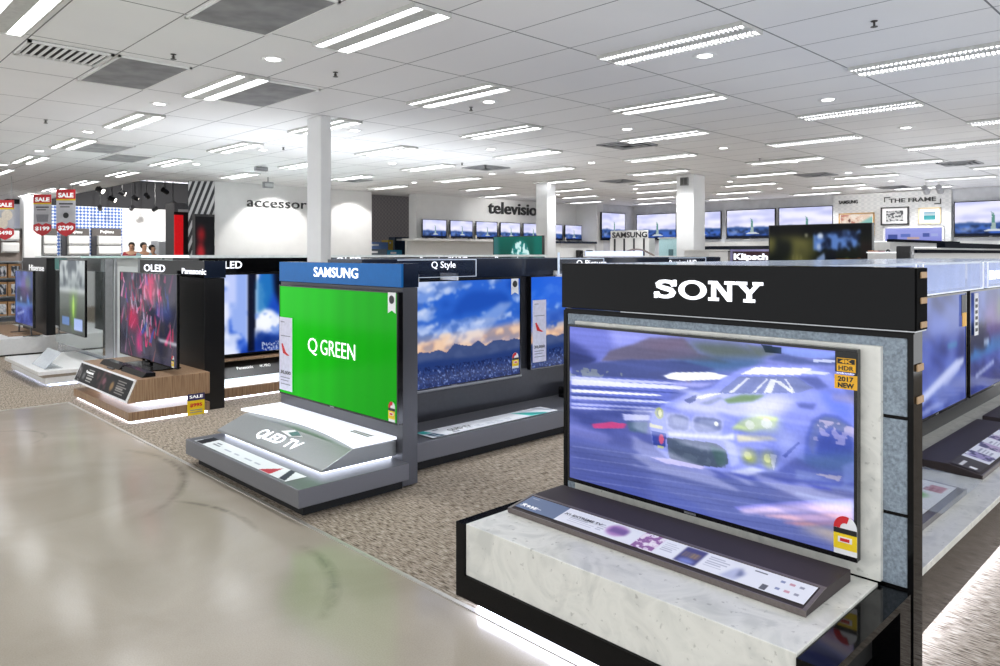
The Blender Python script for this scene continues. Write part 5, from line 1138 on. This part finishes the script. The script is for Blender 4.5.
SKIN = mat('skin', 'c99a7c', .5); HAIR = mat('dark_hair', '1d1713', .5, var=.15, scale=60); EYE_M = mat('eye_dark', '1a1412', .3)
def person(lab, base, rz, shirt, trousers, hair, sc=1., long_hair=False):
    t = thing('person', lab, 'person', base, rz, None); t.scale = (1, 1, 1)
    J = {'pel': (0, 0, .95, .125), 'wai': (0, 0, 1.10, .115), 'che': (0, -.01, 1.34, .135), 'nec': (0, 0, 1.52, .05), 'hd1': (0, -.02, 1.60, .055), 'hd2': (0, -.015, 1.67, .07), 'hd3': (0, 0, 1.72, .05),
         'sl': (-.17, 0, 1.45, .062), 'el': (-.23, .02, 1.13, .045), 'wl': (-.20, -.14, .95, .032), 'fl': (-.19, -.20, .89, .026), 'sr': (.17, 0, 1.45, .062), 'er': (.23, .02, 1.13, .045), 'wr': (.20, -.14, .95, .032), 'fr': (.19, -.20, .89, .026),
         'hl': (-.09, 0, .88, .085), 'kl': (-.10, -.01, .50, .06), 'al': (-.10, .02, .09, .042), 'tl': (-.11, -.13, .035, .035), 'hr': (.09, 0, .88, .085), 'kr': (.10, -.01, .50, .06), 'ar': (.10, .02, .09, .042), 'tr': (.11, -.13, .035, .035)}
    E_ = ['pel wai', 'wai che', 'che nec', 'nec hd1', 'hd1 hd2', 'hd2 hd3', 'che sl', 'sl el', 'el wl', 'wl fl', 'che sr', 'sr er', 'er wr', 'wr fr', 'pel hl', 'hl kl', 'kl al', 'al tl', 'pel hr', 'hr kr', 'kr ar', 'ar tr']
    def skin(name, keys, edges, grow, m):
        me = bpy.data.meshes.new(name); ks = list(keys); me.from_pydata([tuple(c * sc for c in J[k][:3]) for k in ks], [(ks.index(a), ks.index(b)) for a, b in (e.split() for e in edges)], [])
        o = bpy.data.objects.new(name, me); COL.objects.link(o); o.parent = t; ROOTM[o.name] = ROOTM[t.name]
        sm = o.modifiers.new('skin', 'SKIN'); sm.use_smooth_shade = True
        if not me.skin_vertices: bpy.context.view_layer.objects.active = o
        for i, k in enumerate(ks):
            r = (J[k][3] + grow) * sc; me.skin_vertices[0].data[i].radius = (r * (1.35 if k in ('che', 'pel', 'wai') else 1), r)
        me.skin_vertices[0].data[0].use_root = True
        o.modifiers.new('sub', 'SUBSURF').levels = 1; o.modifiers['sub'].render_levels = 2
        me.materials.append(m); return o
    skin('body', J.keys(), E_, 0, SKIN)
    skin('shirt', ['che', 'wai', 'pel', 'sl', 'el', 'sr', 'er'], ['che wai', 'wai pel', 'che sl', 'sl el', 'che sr', 'sr er'], .014, shirt)
    skin('trousers', ['pel', 'hl', 'kl', 'al', 'hr', 'kr', 'ar'], ['pel hl', 'hl kl', 'kl al', 'pel hr', 'hr kr', 'kr ar'], .012, trousers)
    hm = MB().ball((0, .026 * sc, 1.70 * sc), .095 * sc, 16, 10, (.9, 1.02, .95))
    if long_hair: hm.ball((0, .09 * sc, 1.60 * sc), .07 * sc, 12, 8, (1, .8, 1.5))
    hm.v = [(v[0], v[1] + (.05 * sc if v[1] < -.03 * sc and v[2] < 1.72 * sc else 0), v[2]) for v in hm.v]
    hm.build('hair', hair, t, smooth=True, local=True)
    for q in (-1, 1): MB().ball((q * .032 * sc, -.092 * sc, 1.665 * sc), .012 * sc, 8, 6).build('eye', EYE_M, t, local=True)
    MB().ball((0, -.1 * sc, 1.64 * sc), .014 * sc, 8, 6, (.9, 1.2, 1.4)).build('nose', SKIN, t, local=True)
    MB().ball((0, -.085 * sc, 1.605 * sc), .02 * sc, 8, 6, (1.2, .5, .4)).build('mouth', mat('lips', '9a5a50', .5), t, local=True)
    return t
pl = struct('floor_platform', MB().box(5.6, 9.2, 19.2, 22.0, 0.003, .24), mat('platform_grey', '6a6866', .7))
def at_back(px, Y0): return (on_y(px, 250, Y0)[0], Y0, .24)
person('person in a dark red shirt with tied dark hair, looking down beside the patterned wall', at_back(131.5, 21.4), R(-25), mat('red_shirt_cloth', '8e2430', .8), mat('black_trousers', '1d1d20', .8), HAIR, .965, True)
person('person in a pale blue shirt with short dark hair, at the white back wall', at_back(144, 20.3), R(15), mat('pale_blue_shirt_cloth', '9fbcc4', .8), mat('black_trousers', '1d1d20'), HAIR, .955)
person('shorter person in a white top, right of the pale blue shirt', at_back(152.5, 21.3), R(30), mat('white_shirt_cloth', 'dfe2e2', .8), mat('black_trousers', '1d1d20'), HAIR, .925)
t = thing('service_counter', 'white counter before the people at the back wall', 'counter', (7.2, 19.5, 0))
MB().box(5.8, 9.0, 19.25, 19.7, .24, 1.15).build('body', OFFW, t); MB().box(5.7, 9.1, 19.2, 19.8, 1.15, 1.2).build('worktop', WHITE, t)
RAIL = mat('lighting_rail', 'c9c9cc', .4, emit='dfe6ff', es=.3, sample=False)
for k in range(4):
    y = 17.4 + k * 1.6; S = thing('light_rail', 'pale rail crossing the dark ceiling recess, %s from the front' % ordinal(k), 'light rail', (8.5, y, 3.7), 0, 'rails under the dark ceiling')
    MB().box(5.6, 11.3, y - .03, y + .03, 3.72, 3.78).build('rail', RAIL, S); MB().box(6.2, 6.22, y - .01, y + .01, 3.78, 3.95).box(10.2, 10.22, y - .01, y + .01, 3.78, 3.95).build('hanger', DARK, S)
SPOT = mat('track_spot_glow', 'ffffff', .4, emit='fff6ea', es=12.)
spots = [(100, 190, 18.), (112, 199, 19), (122, 193, 20), (135, 198, 21), (165, 191, 17.8), (147, 196, 20.5), (100, 208, 23), (132, 208, 23), (155, 209, 23), (173, 204, 21)]
for k, (px, py, Y0) in enumerate(spots):
    p0 = on_y(px, py, Y0); S = thing('track_spotlight', 'black track spotlight under the dark recess, %s from the banners' % ordinal(k), 'spotlight', p0, R(40 + 20 * k), 'track spotlights at the back')
    MB().tube([(0, .07, .03), (0, -.07, -.03)], .06, 12).build('head', BLACKSATIN, S, local=True)
    MB().tube([(0, -.071, -.03), (0, -.075, -.032)], .05, 12).build('lens', SPOT, S, local=True)
    MB().tube([(0, 0, .04), (0, 0, 3.95 - p0[2])], .012, 6).build('stem', BLACKSATIN, S, local=True)

def spot_lamp(name, loc, target, power, angle, blend=.4, size=.05):
    l = bpy.data.lights.new(name, 'SPOT'); l.energy = power; l.spot_size = R(angle); l.spot_blend = blend; l.shadow_soft_size = size; l.color = (1, .98, .95)
    o = bpy.data.objects.new(name, l); COL.objects.link(o); o.location = loc
    o.rotation_euler = (Vector(target) - Vector(loc)).to_track_quat('-Z', 'Y').to_euler(); return o
for x in (6.3, 8.2, 10.2): spot_lamp('track_lamp', (x, 20.9, 3.6), (x, 24, 1.9), 150, 115, .8)
spot_lamp('track_lamp', (5.0, 20.0, 3.1), (5.2, 24, 1.5), 90, 100)
spot_lamp('track_lamp', (6.3, 18.2, 3.6), (6.6, 20.5, 1.7), 120, 80)
for x in (7.75, 9.75): spot_lamp('wall_wash_lamp', (x, 14.15, 3.13), (x, 15.08, 1.7), 75, 88, .3)
spot_lamp('wall_wash_lamp', (14.2, 13.2, 3.13), (14.2, 14.7, 2.2), 40, 100, .8)
spot_lamp('wall_wash_lamp', (17.6, 6.3, 3.1), (19.4, 6.3, 2.4), 45, 100, .6)

# ------------------------------------------------------------------ wall lettering and pillars' background
def wall_words(s, lab, p0, d, w, h, m, bold=0., ext=.02, name='wall_lettering'):
    t = thing(name, lab, 'sign', p0, 0)
    text(s, p0, d, w, h, m, t, name='letters', bold=bold, ext=ext); return t
a, b2 = on_y(247, 206.5, 15.06), on_y(307, 210, 15.06)
k_ = (b2[0] - a[0]) / 8.05 * 10.35
wall_words('accessories', 'thin dark lower case word on the white wall, cut off by the first pillar', (a[0], 15.055, 2.655), FY, k_, .19, LETK, 0., .015)
a, b2 = on_y(488, 213, 14.68), on_y(536, 216, 14.68)
k_ = (b2[0] - a[0]) / 8.35 * 10.7
wall_words('televisions', 'bold dark lower case word above the small wall televisions, cut off by the second pillar', (a[0], 14.675, 2.742), FY, k_, .335, LETK, .02, .015)

S = thing('wall_shelf', 'long white shelf carrying the row of small televisions', 'shelf', (14.4, 14.5, 1.95))
x0, x1 = on_y(413, 241, 14.25)[0], 17.61
MB().box(x0, x1, 14.25, 14.70, 1.965, 2.02).build('board', WHITE, S, bevel=.004)
MB().box(x0 + .1, x1, 14.62, 14.70, 1.2, 1.965).build('back_panel', OFFW, S)
for k in range(7):
    x = 11.42 + .9 * k
    television('small television with a harbour picture on the white wall shelf, %s from the left' % ordinal(k), (x + .39, 14.45, 2.045), .78, .46, 0, pic_harbour(k), 'small televisions on the white shelf', depth=.04, bez=.014, stand=.024)
    if k < 6:
        S = thing('price_stand', 'tiny white price stand right of the %s small shelf television' % ordinal(k), 'price sign', (x + .86, 14.38, 2.021), 0, 'price stands on the white shelf')
        MB().box(x + .80, x + .88, 14.36, 14.42, 2.021, 2.03).build('base', PAPER, S); MB().box(x + .815, x + .865, 14.385, 14.392, 2.03, 2.13).build('card', mat('cream_card', 'e6dcc8', .5), S)
# the large wall televisions on the right wall
spec = [(706, 722.5, 212, 238, 'second pillar side'), (728, 776, 212, 239, ''), (779.5, 834, 209, 236, ''), (955, 1010, 202, 236.5, '')]
labs = ['large wall television half hidden by the third pillar', 'large wall television with a harbour statue, right of the third pillar', 'large wall television above the dark game screen, beside the grey picture wall', 'large wall television with a harbour view, right of the grey picture wall']
for k, (yc, zb, lab) in enumerate(((11.52, 2.06, labs[0]), (9.90, 2.065, labs[1]), (8.36, 2.07, labs[2]), (4.18, 2.02, labs[3]), (13.0, 2.06, 'large wall television behind the white sign fixture, left of the third pillar'))):
    television(lab, (19.415, yc, zb), 1.45, .82, R(-90), pic_harbour(k + 20, True), 'large televisions on the right wall', depth=.05, bez=.02)
television('wall television on the short wall in the far corner', (18.36, 13.815, 2.05), 1.2, .85, 0, pic_harbour(31, True), 'large televisions on the right wall', depth=.05, bez=.02)
S = thing('wall_shelf', 'white shelf under the large wall televisions right of the third pillar', 'shelf', (19.2, 9.8, 1.9))
MB().box(19.05, 19.5, 7.7, 12.3, 1.86, 1.98).build('board', WHITE, S); MB().box(19.1, 19.5, 7.7, 12.3, 1.70, 1.86).build('under_panel', NAVY, S)
S = thing('wall_shelf', 'white shelf under the far right wall television', 'shelf', (19.2, 4, 1.85))
MB().box(19.05, 19.5, 2.8, 4.9, 1.80, 1.93).build('board', WHITE, S); MB().box(19.1, 19.5, 2.8, 4.9, 1.62, 1.80).build('under_panel', NAVY, S)
# pictures and lettering on the grey wall
a, b2 = on_x(889, 208, 19.37), on_x(936, 203, 19.37)
wall_words('THE FRAME', 'black spaced capitals with corner brackets on the grey picture wall', (19.36, a[1], 2.88), FX, a[1] - b2[1], .10, LETK, .02, .01)
t = thing('corner_brackets', 'pair of black corner brackets round the spaced capitals', 'sign', (19.36, 5.8, 2.8))
ya, yb = on_x(884, 200, 19.36)[1], on_x(941, 205, 19.36)[1]
MB().box(19.355, 19.37, ya - .14, ya, 3.0, 3.025).box(19.355, 19.37, ya - .022, ya, 2.90, 3.0).build('upper_bracket', LETK, t)
MB().box(19.355, 19.37, yb, yb + .14, 2.80, 2.825).box(19.355, 19.37, yb, yb + .022, 2.825, 2.93).build('lower_bracket', LETK, t)
a, b2 = on_x(839, 203, 19.37), on_x(858, 202, 19.37)
wall_words('SAMSUNG', 'small black capitals at the upper left of the grey picture wall', (19.36, a[1], 2.905), FX, a[1] - b2[1], .09, LETK, .02, .01)
def framed(lab, px0, px1, py0, py1, frame_m, pic, mount=.16):
    y1, y0 = on_x(px0, py0, 19.36)[1], on_x(px1, py0, 19.36)[1]; z1, z0 = on_x((px0 + px1) / 2, py0, 19.36)[2], on_x((px0 + px1) / 2, py1, 19.36)[2]
    t = thing('framed_picture', lab, 'picture', (19.37, (y0 + y1) / 2, z0)); e = .03
    MB().box(19.33, 19.375, y0, y0 + e, z0, z1).box(19.33, 19.375, y1 - e, y1, z0, z1).box(19.33, 19.375, y0, y1, z0, z0 + e).box(19.33, 19.375, y0, y1, z1 - e, z1).build('frame', frame_m, t)
    MB().box(19.355, 19.378, y0 + e, y1 - e, z0 + e, z1 - e).build('mount', PAPER, t)
    w, h = y1 - y0 - 2 * e, z1 - z0 - 2 * e
    pic.sheet('picture', LITPRINT, t, (19.352, y1 - e - w * mount, z0 + e + h * mount), (0, -w * (1 - 2 * mount), 0), (0, 0, h * (1 - 2 * mount)))
c = Pic(40, 26, 'e2e2e2'); n = c.noise(7, 9, 3, 3); c.mask(n > .5, '55565a', .9); c.mask(n < .38, 'f6f6f6', .9)
framed('black framed grey sketch under the spaced capitals', 881, 909, 207, 225, LETK, c)
c = Pic(32, 22, 'bfe3ea'); c.grad([(0, '9ac4dc'), (.45, 'd8ecf0'), (.5, '3fb0bc'), (1, '6fd0d2')])
framed('pale wood framed sea picture right of the grey sketch', 918.5, 941, 207.5, 224, mat('pale_wood_frame', 'dcc9a4', .5), c, .2)
c = Pic(50, 30, 'f0d4c0'); n = c.noise(4, 7, 9, 3); c.mask((n > .55) & (c.X < 1.), 'c07a6a', .8); c.mask(n < .36, 'faeee2', .9); c.poly([(.7, .6), (1.78, .1), (1.78, .9), (.9, 1)], '7ec4c0', .85, 1); c.ell(.5, .3, .07, .1, '5a3a3a', .8)
framed('wide tan framed picture of warm curves, partly behind the dark game screen', 839, 874.5, 213, 236, mat('tan_wood_frame', 'c9a06a', .5), c, .02)
c = Pic(70, 40, '8f9ae8'); c.grad([(0, 'a9b0f0'), (1, '7f86d8')]); c.rect(.1, .35, .4, .6, '3f4f96', .9); c.rect(.5, .32, .8, .5, '5f74c0', .9); c.rect(1.2, .3, 1.4, .5, '4a5aa0', .9); c.rect(.7, .5, 1.1, .62, 'c9a9a0', .9); c.rect(.1, .7, .3, .8, '3a4a8a', .9); c.rect(1.45, .32, 1.65, .48, 'a9b4e8', .9); c.poly([(.3, .1), (1.5, .1), (1.3, .25), (.5, .25)], '98a0ea', .8)
framed('lit white framed television showing a lilac room, below the sketch on the grey wall', 883.5, 944, 226.5, 247.5, PAPER, c, .01)

# ------------------------------------------------------------------ things seen over the tops of the stands
S = thing('display_plinth', 'low white plinth under the green reef television', 'display stand', (9.7, 9.3, 0))
MB().box(9.5, 10.2, 8.4, 10.2, .003, .25).build('lower_block', WHITE, S); MB().box(9.62, 9.95, 8.5, 10.1, .25, 1.20).build('column', BLACKSATIN, S)
television('green television with a pale round reef shape, behind the navy header', (9.5, 9.30, 1.22), 1.24, .745, R(-90), pic_reef(), depth=.06, bez=.012)
S = thing('display_plinth', 'dark plinth under the large game television beyond the black sign', 'display stand', (11.2, 4.6, 0))
MB().box(11.0, 11.9, 3.7, 5.4, .003, .3).build('lower_block', BLACKSATIN, S); MB().box(11.12, 11.5, 3.9, 5.2, .3, 1.24).build('column', BLACKSATIN, S)
television('large dark television with an armoured game figure, beyond the black sign', (11.0, 4.545, 1.24), 1.52, .845, R(-90), pic_soldier(), depth=.08, bez=.014)
S = thing('sign_fixture', 'white fixture with black capital letters on top, left of the third pillar', 'display stand', (15.1, 10.8, 0))
ya, yb = on_x(610, 235, 15)[1], on_x(649, 235, 15)[1]
MB().box(15.0, 15.25, yb, ya, 0.003, 2.02).build('body', WHITE, S); MB().box(14.99, 15.0, yb + .02, ya - .03, 2.02, 2.22).build('sign_board', WHITE, S)
for k in range(4): MB().box(14.98, 15.0, yb + .12 + k * (ya - yb) / 4, yb + .16 + k * (ya - yb) / 4, 1.3, 2.02).build('divider', LETK, S)
text('SAMSUNG', (14.985, on_x(612.5, 235, 15)[1], 2.04), FX, on_x(612.5, 235, 15)[1] - on_x(647.5, 235, 15)[1], .14, LETK, S, name='sign_letters', bold=.03)
S = thing('glass_cabinet', 'pale green glass cabinet beside the white sign fixture', 'cabinet', (15.1, 9.7, 0))
ya, yb = on_x(659, 235, 15)[1], on_x(677, 235, 15)[1]
MB().box(15.0, 15.4, yb, ya, .003, 2.0).build('glass_body', mat('pale_green_glass', 'a9ccd0', .1), S); MB().box(14.98, 15.42, yb - .02, ya + .02, 2.0, 2.03).build('top_rim', STEEL, S)
MB().box(14.985, 15.0, yb + .1, yb + .22, 1.5, 1.75).build('notice', mat('notice_dark', '4a6a70', .4), S)
S = thing('low_display', 'low lilac lit display top before the white sign fixture', 'display stand', (13, 10.2, 0))
ya, yb = on_x(585, 254, 13)[1], on_x(655, 254, 13)[1]
MB().box(13, 13.8, yb, ya, .003, 1.60).build('body', WHITE, S); MB().box(12.99, 13.0, yb + .3, ya - .02, 1.60, 1.70).build('lit_screen_strip', mat('lilac_lit', 'b9c4f0', .3, emit='b9c6f6', es=.8, sample=False), S)
MB().tube([(13.05, yb + .05 + .9 * (k / 10), 1.60 + .14 * math.sin(math.pi * k / 10)) for k in range(11)], .02, 6).build('arched_rail', mat('arch_taupe', '8a7a74', .5), S)
S = thing('white_cabinet', 'white cabinet holding two dark speakers, right of the second pillar', 'cabinet', (14.6, 12.9, 0))
x0, x1 = on_y(562, 252, 12.9)[0], on_y(596, 252, 12.9)[0]
MB().box(x0, x1, 12.95, 13.4, .003, 1.92).build('body', WHITE, S); MB().box(x0 - .05, x1 + .05, 12.9, 13.4, 1.92, 1.98).build('dark_top', NAVY, S)
for px, nm in ((580, 'left'), (590, 'right')):
    q = on_y(px, 257, 12.85); S = thing('speaker', 'small black speaker on the white cabinet ledge, %s of the two' % nm, 'speaker', (q[0], 12.85, 1.5), 0, 'speakers at the white cabinet')
    MB().box(q[0] - .08, q[0] + .08, 12.8, 12.94, 1.5, 1.74).build('body', BEZEL, S, bevel=.02); MB().tube([(q[0], 12.8, 1.58), (q[0], 12.795, 1.58)], .05, 14).build('cone', mat('speaker_cone', '2c2c30', .6), S)
S = thing('cabinet_ledge', 'narrow white ledge below the two dark speakers', 'shelf', (15, 12.8, 1.4)); MB().box(x0, x1, 12.75, 12.95, 1.44, 1.5).build('board', WHITE, S); MB().box(x0, x1, 12.9, 12.95, 1.2, 1.44).build('bracket', OFFW, S)
S = thing('white_case', 'plain white box shape right of the third pillar', 'cabinet', (11.9, 6.8, 0))
x0, x1 = on_y(709, 255, 6.8)[0], on_y(728, 255, 6.8)[0]; MB().box(x0, x1, 6.8, 7.3, .003, 1.70).build('body', OFFW, S, bevel=.01); MB().box(x0 - .02, x1 + .02, 6.78, 7.32, 1.70, 1.72).build('lid', WHITE, S)
S = thing('speaker_sign', 'maroon sign board with bold white letters, left of the dark game screen', 'sign', (13.5, 7, 0))
ya, yb = on_x(731, 256, 13.5)[1], on_x(775, 256, 13.5)[1]
MB().box(13.5, 13.7, yb - .2, ya, .003, 1.74).build('stand', BLACKSATIN, S); MB().box(13.47, 13.5, yb - .2, ya, 1.40, 1.73).build('lilac_border', mat('lilac_board', 'a9a4d8', .4), S); MB().box(13.46, 13.47, yb - .2, ya - .06, 1.40, 1.69).build('maroon_field', mat('maroon_board', '3c1c28', .4), S)
text('Klipsch', (13.455, on_x(735, 256, 13.5)[1], 1.49), FX, on_x(735, 256, 13.5)[1] - on_x(769, 256, 13.5)[1], .16, LETW, S, name='sign_letters', bold=.04)
# long headers of farther gondolas on the right
def far_gondola(px0, px1, py, Y0, zlow, lab, th=.11):
    a, b2 = on_y(px0, py, Y0), on_y(px1, py, Y0); z = a[2]; b2 = (min(b2[0], 18.9), b2[1], b2[2])
    t = thing('display_gondola', lab, 'display shelving', ((a[0] + b2[0]) / 2, Y0, 0))
    MB().box(a[0], b2[0], Y0 + .06, Y0 + .56, .003, z - th).build('spine', OFFW, t); MB().box(a[0], b2[0], Y0, Y0 + .12, z - th, z).build('header', mat('far_header_navy', '0e121b', .8, spec=.05), t)
    MB().box(a[0], b2[0], Y0 - .05, Y0 + .58, .003, .25).build('base', WHITE, t); MB().box(a[0] + .02, b2[0], Y0 + .13, Y0 + .58, z - th + .002, z - th + .014).build('top_sheet', TOPFILL, t)  # the top's glow is added to light the ceiling
far_gondola(894, 960, 239, 4.6, 1.2, 'far gondola with a thin dark header below the lilac room picture', .05)
far_gondola(945, 1030, 242.5, 3.5, 1.2, 'far gondola with a long black header below the far right television', .085)
far_gondola(917, 1030, 249.3, 2.85, 1.2, 'nearer far gondola with a long black header, just over the marble gondola', .045)
S = thing('speaker', 'upright black speaker with a white tag, just over the marble gondola', 'speaker', (9.6, 2.6, 1.3))
q = on_y(912.5, 257, 2.72); x = q[0]
MB().box(x - .07, x + .07, 2.72, 2.87, 1.45, on_y(912, 246, 2.72)[2]).build('body', BEZEL, S, bevel=.01); MB().box(x - .02, x + .02, 2.715, 2.72, 1.64, 1.67).build('tag', PAPER, S)
MB().box(x - .12, x + .12, 2.66, 2.84, .003, 1.45).build('pedestal', OFFW, S)
S = thing('display_table', 'low black table with tan boxes and headphones, right of the dark game screen', 'table', (10.2, 3.2, 0))
x0, x1 = on_y(870, 258, 3.46)[0], on_y(897, 258, 3.46)[0]; MB().box(x0, x1, 3.46, 3.69, 1.52, 1.58).build('table_top', BLACKSATIN, S); MB().box(x0 + .1, x1 - .1, 3.5, 3.65, .003, 1.52).build('pedestal', BLACKSATIN, S)
for px, lab in ((877, 'small tan speaker box on the black table, nearest the game screen'), (884, 'small red brown box on the black table, beside the tan one')):
    q = on_y(px, 255, 3.5); o = thing('speaker_box', lab, 'box', (q[0], 3.55, 1.581)); MB().box(q[0] - .05, q[0] + .05, 3.5, 3.6, 1.581, 1.69).build('body', mat('box_tan_%d' % px, 'a8785a' if px == 877 else '8a5248', .6), o, bevel=.006); MB().box(q[0] - .035, q[0] + .035, 3.495, 3.5, 1.6, 1.67).build('front', LETK, o)
q = on_y(892, 254, 3.5); o = thing('headphones', 'black headphones standing on the black table', 'headphones', (q[0], 3.55, 1.581))
MB().tube([(q[0] + .07 * math.cos(R(180 - 18 * k)), 3.55, 1.64 + .06 * math.sin(R(180 - 18 * k))) for k in range(11)], .012, 8).build('band', BEZEL, o)
for sg in (-1, 1): MB().tube([(q[0] + sg * .075, 3.55, 1.62), (q[0] + sg * .05, 3.55, 1.62)], .038, 12).build('ear_cup', BEZEL, o)
# goods in the opening between the two white walls
for k, (px0, px1, py0, Y0, c, lab) in enumerate(((367, 388, 242, 16.2, '6f8fc8', 'pale blue carton in the dark opening between the white walls'), (366, 387, 249, 15.6, '55626e', 'grey carton below the pale blue one in the dark opening'), (389, 402, 250, 15.8, '3f9ac4', 'bright blue carton in the dark opening'), (395, 412, 237, 16.9, '1f3550', 'dark navy cabinet at the right of the dark opening'), (388, 393, 240, 16.6, 'd8b84a', 'narrow yellow and black pack in the dark opening'))):
    x0, x1 = on_y(px0, 250, Y0)[0], on_y(px1, 250, Y0)[0]; z1 = on_y(px0, py0, Y0)[2]; z0 = .003
    o = thing('storage_carton' if k != 3 else 'navy_cabinet', lab, 'box' if k != 3 else 'cabinet', ((x0 + x1) / 2, Y0, z0))
    MB().box(x0, x1, Y0, Y0 + .3, z0, z1).build('body', mat('carton_%d' % k, c, .6), o); MB().box(x0 + .05, x0 + (x1 - x0) * .55, Y0 - .004, Y0, z1 - .1, z1 - .05).build('printed_band', PAPER, o)

# ------------------------------------------------------------------ light and look
w = bpy.data.worlds.new('world'); SC.world = w; w.use_nodes = True
bg = w.node_tree.nodes['Background']; bg.inputs['Color'].default_value = (.95, .97, 1, 1); bg.inputs['Strength'].default_value = .9
SC.view_settings.view_transform = 'Standard'; SC.view_settings.look = 'None'; SC.view_settings.gamma = 1; SC.view_settings.exposure = EXPO
SC.view_settings.use_curve_mapping = False
SC.cycles.max_bounces = 8; SC.cycles.diffuse_bounces = 4; SC.cycles.glossy_bounces = 3; SC.cycles.transparent_max_bounces = 8
SC.cycles.use_denoising = True
SC.cycles.use_light_tree = True
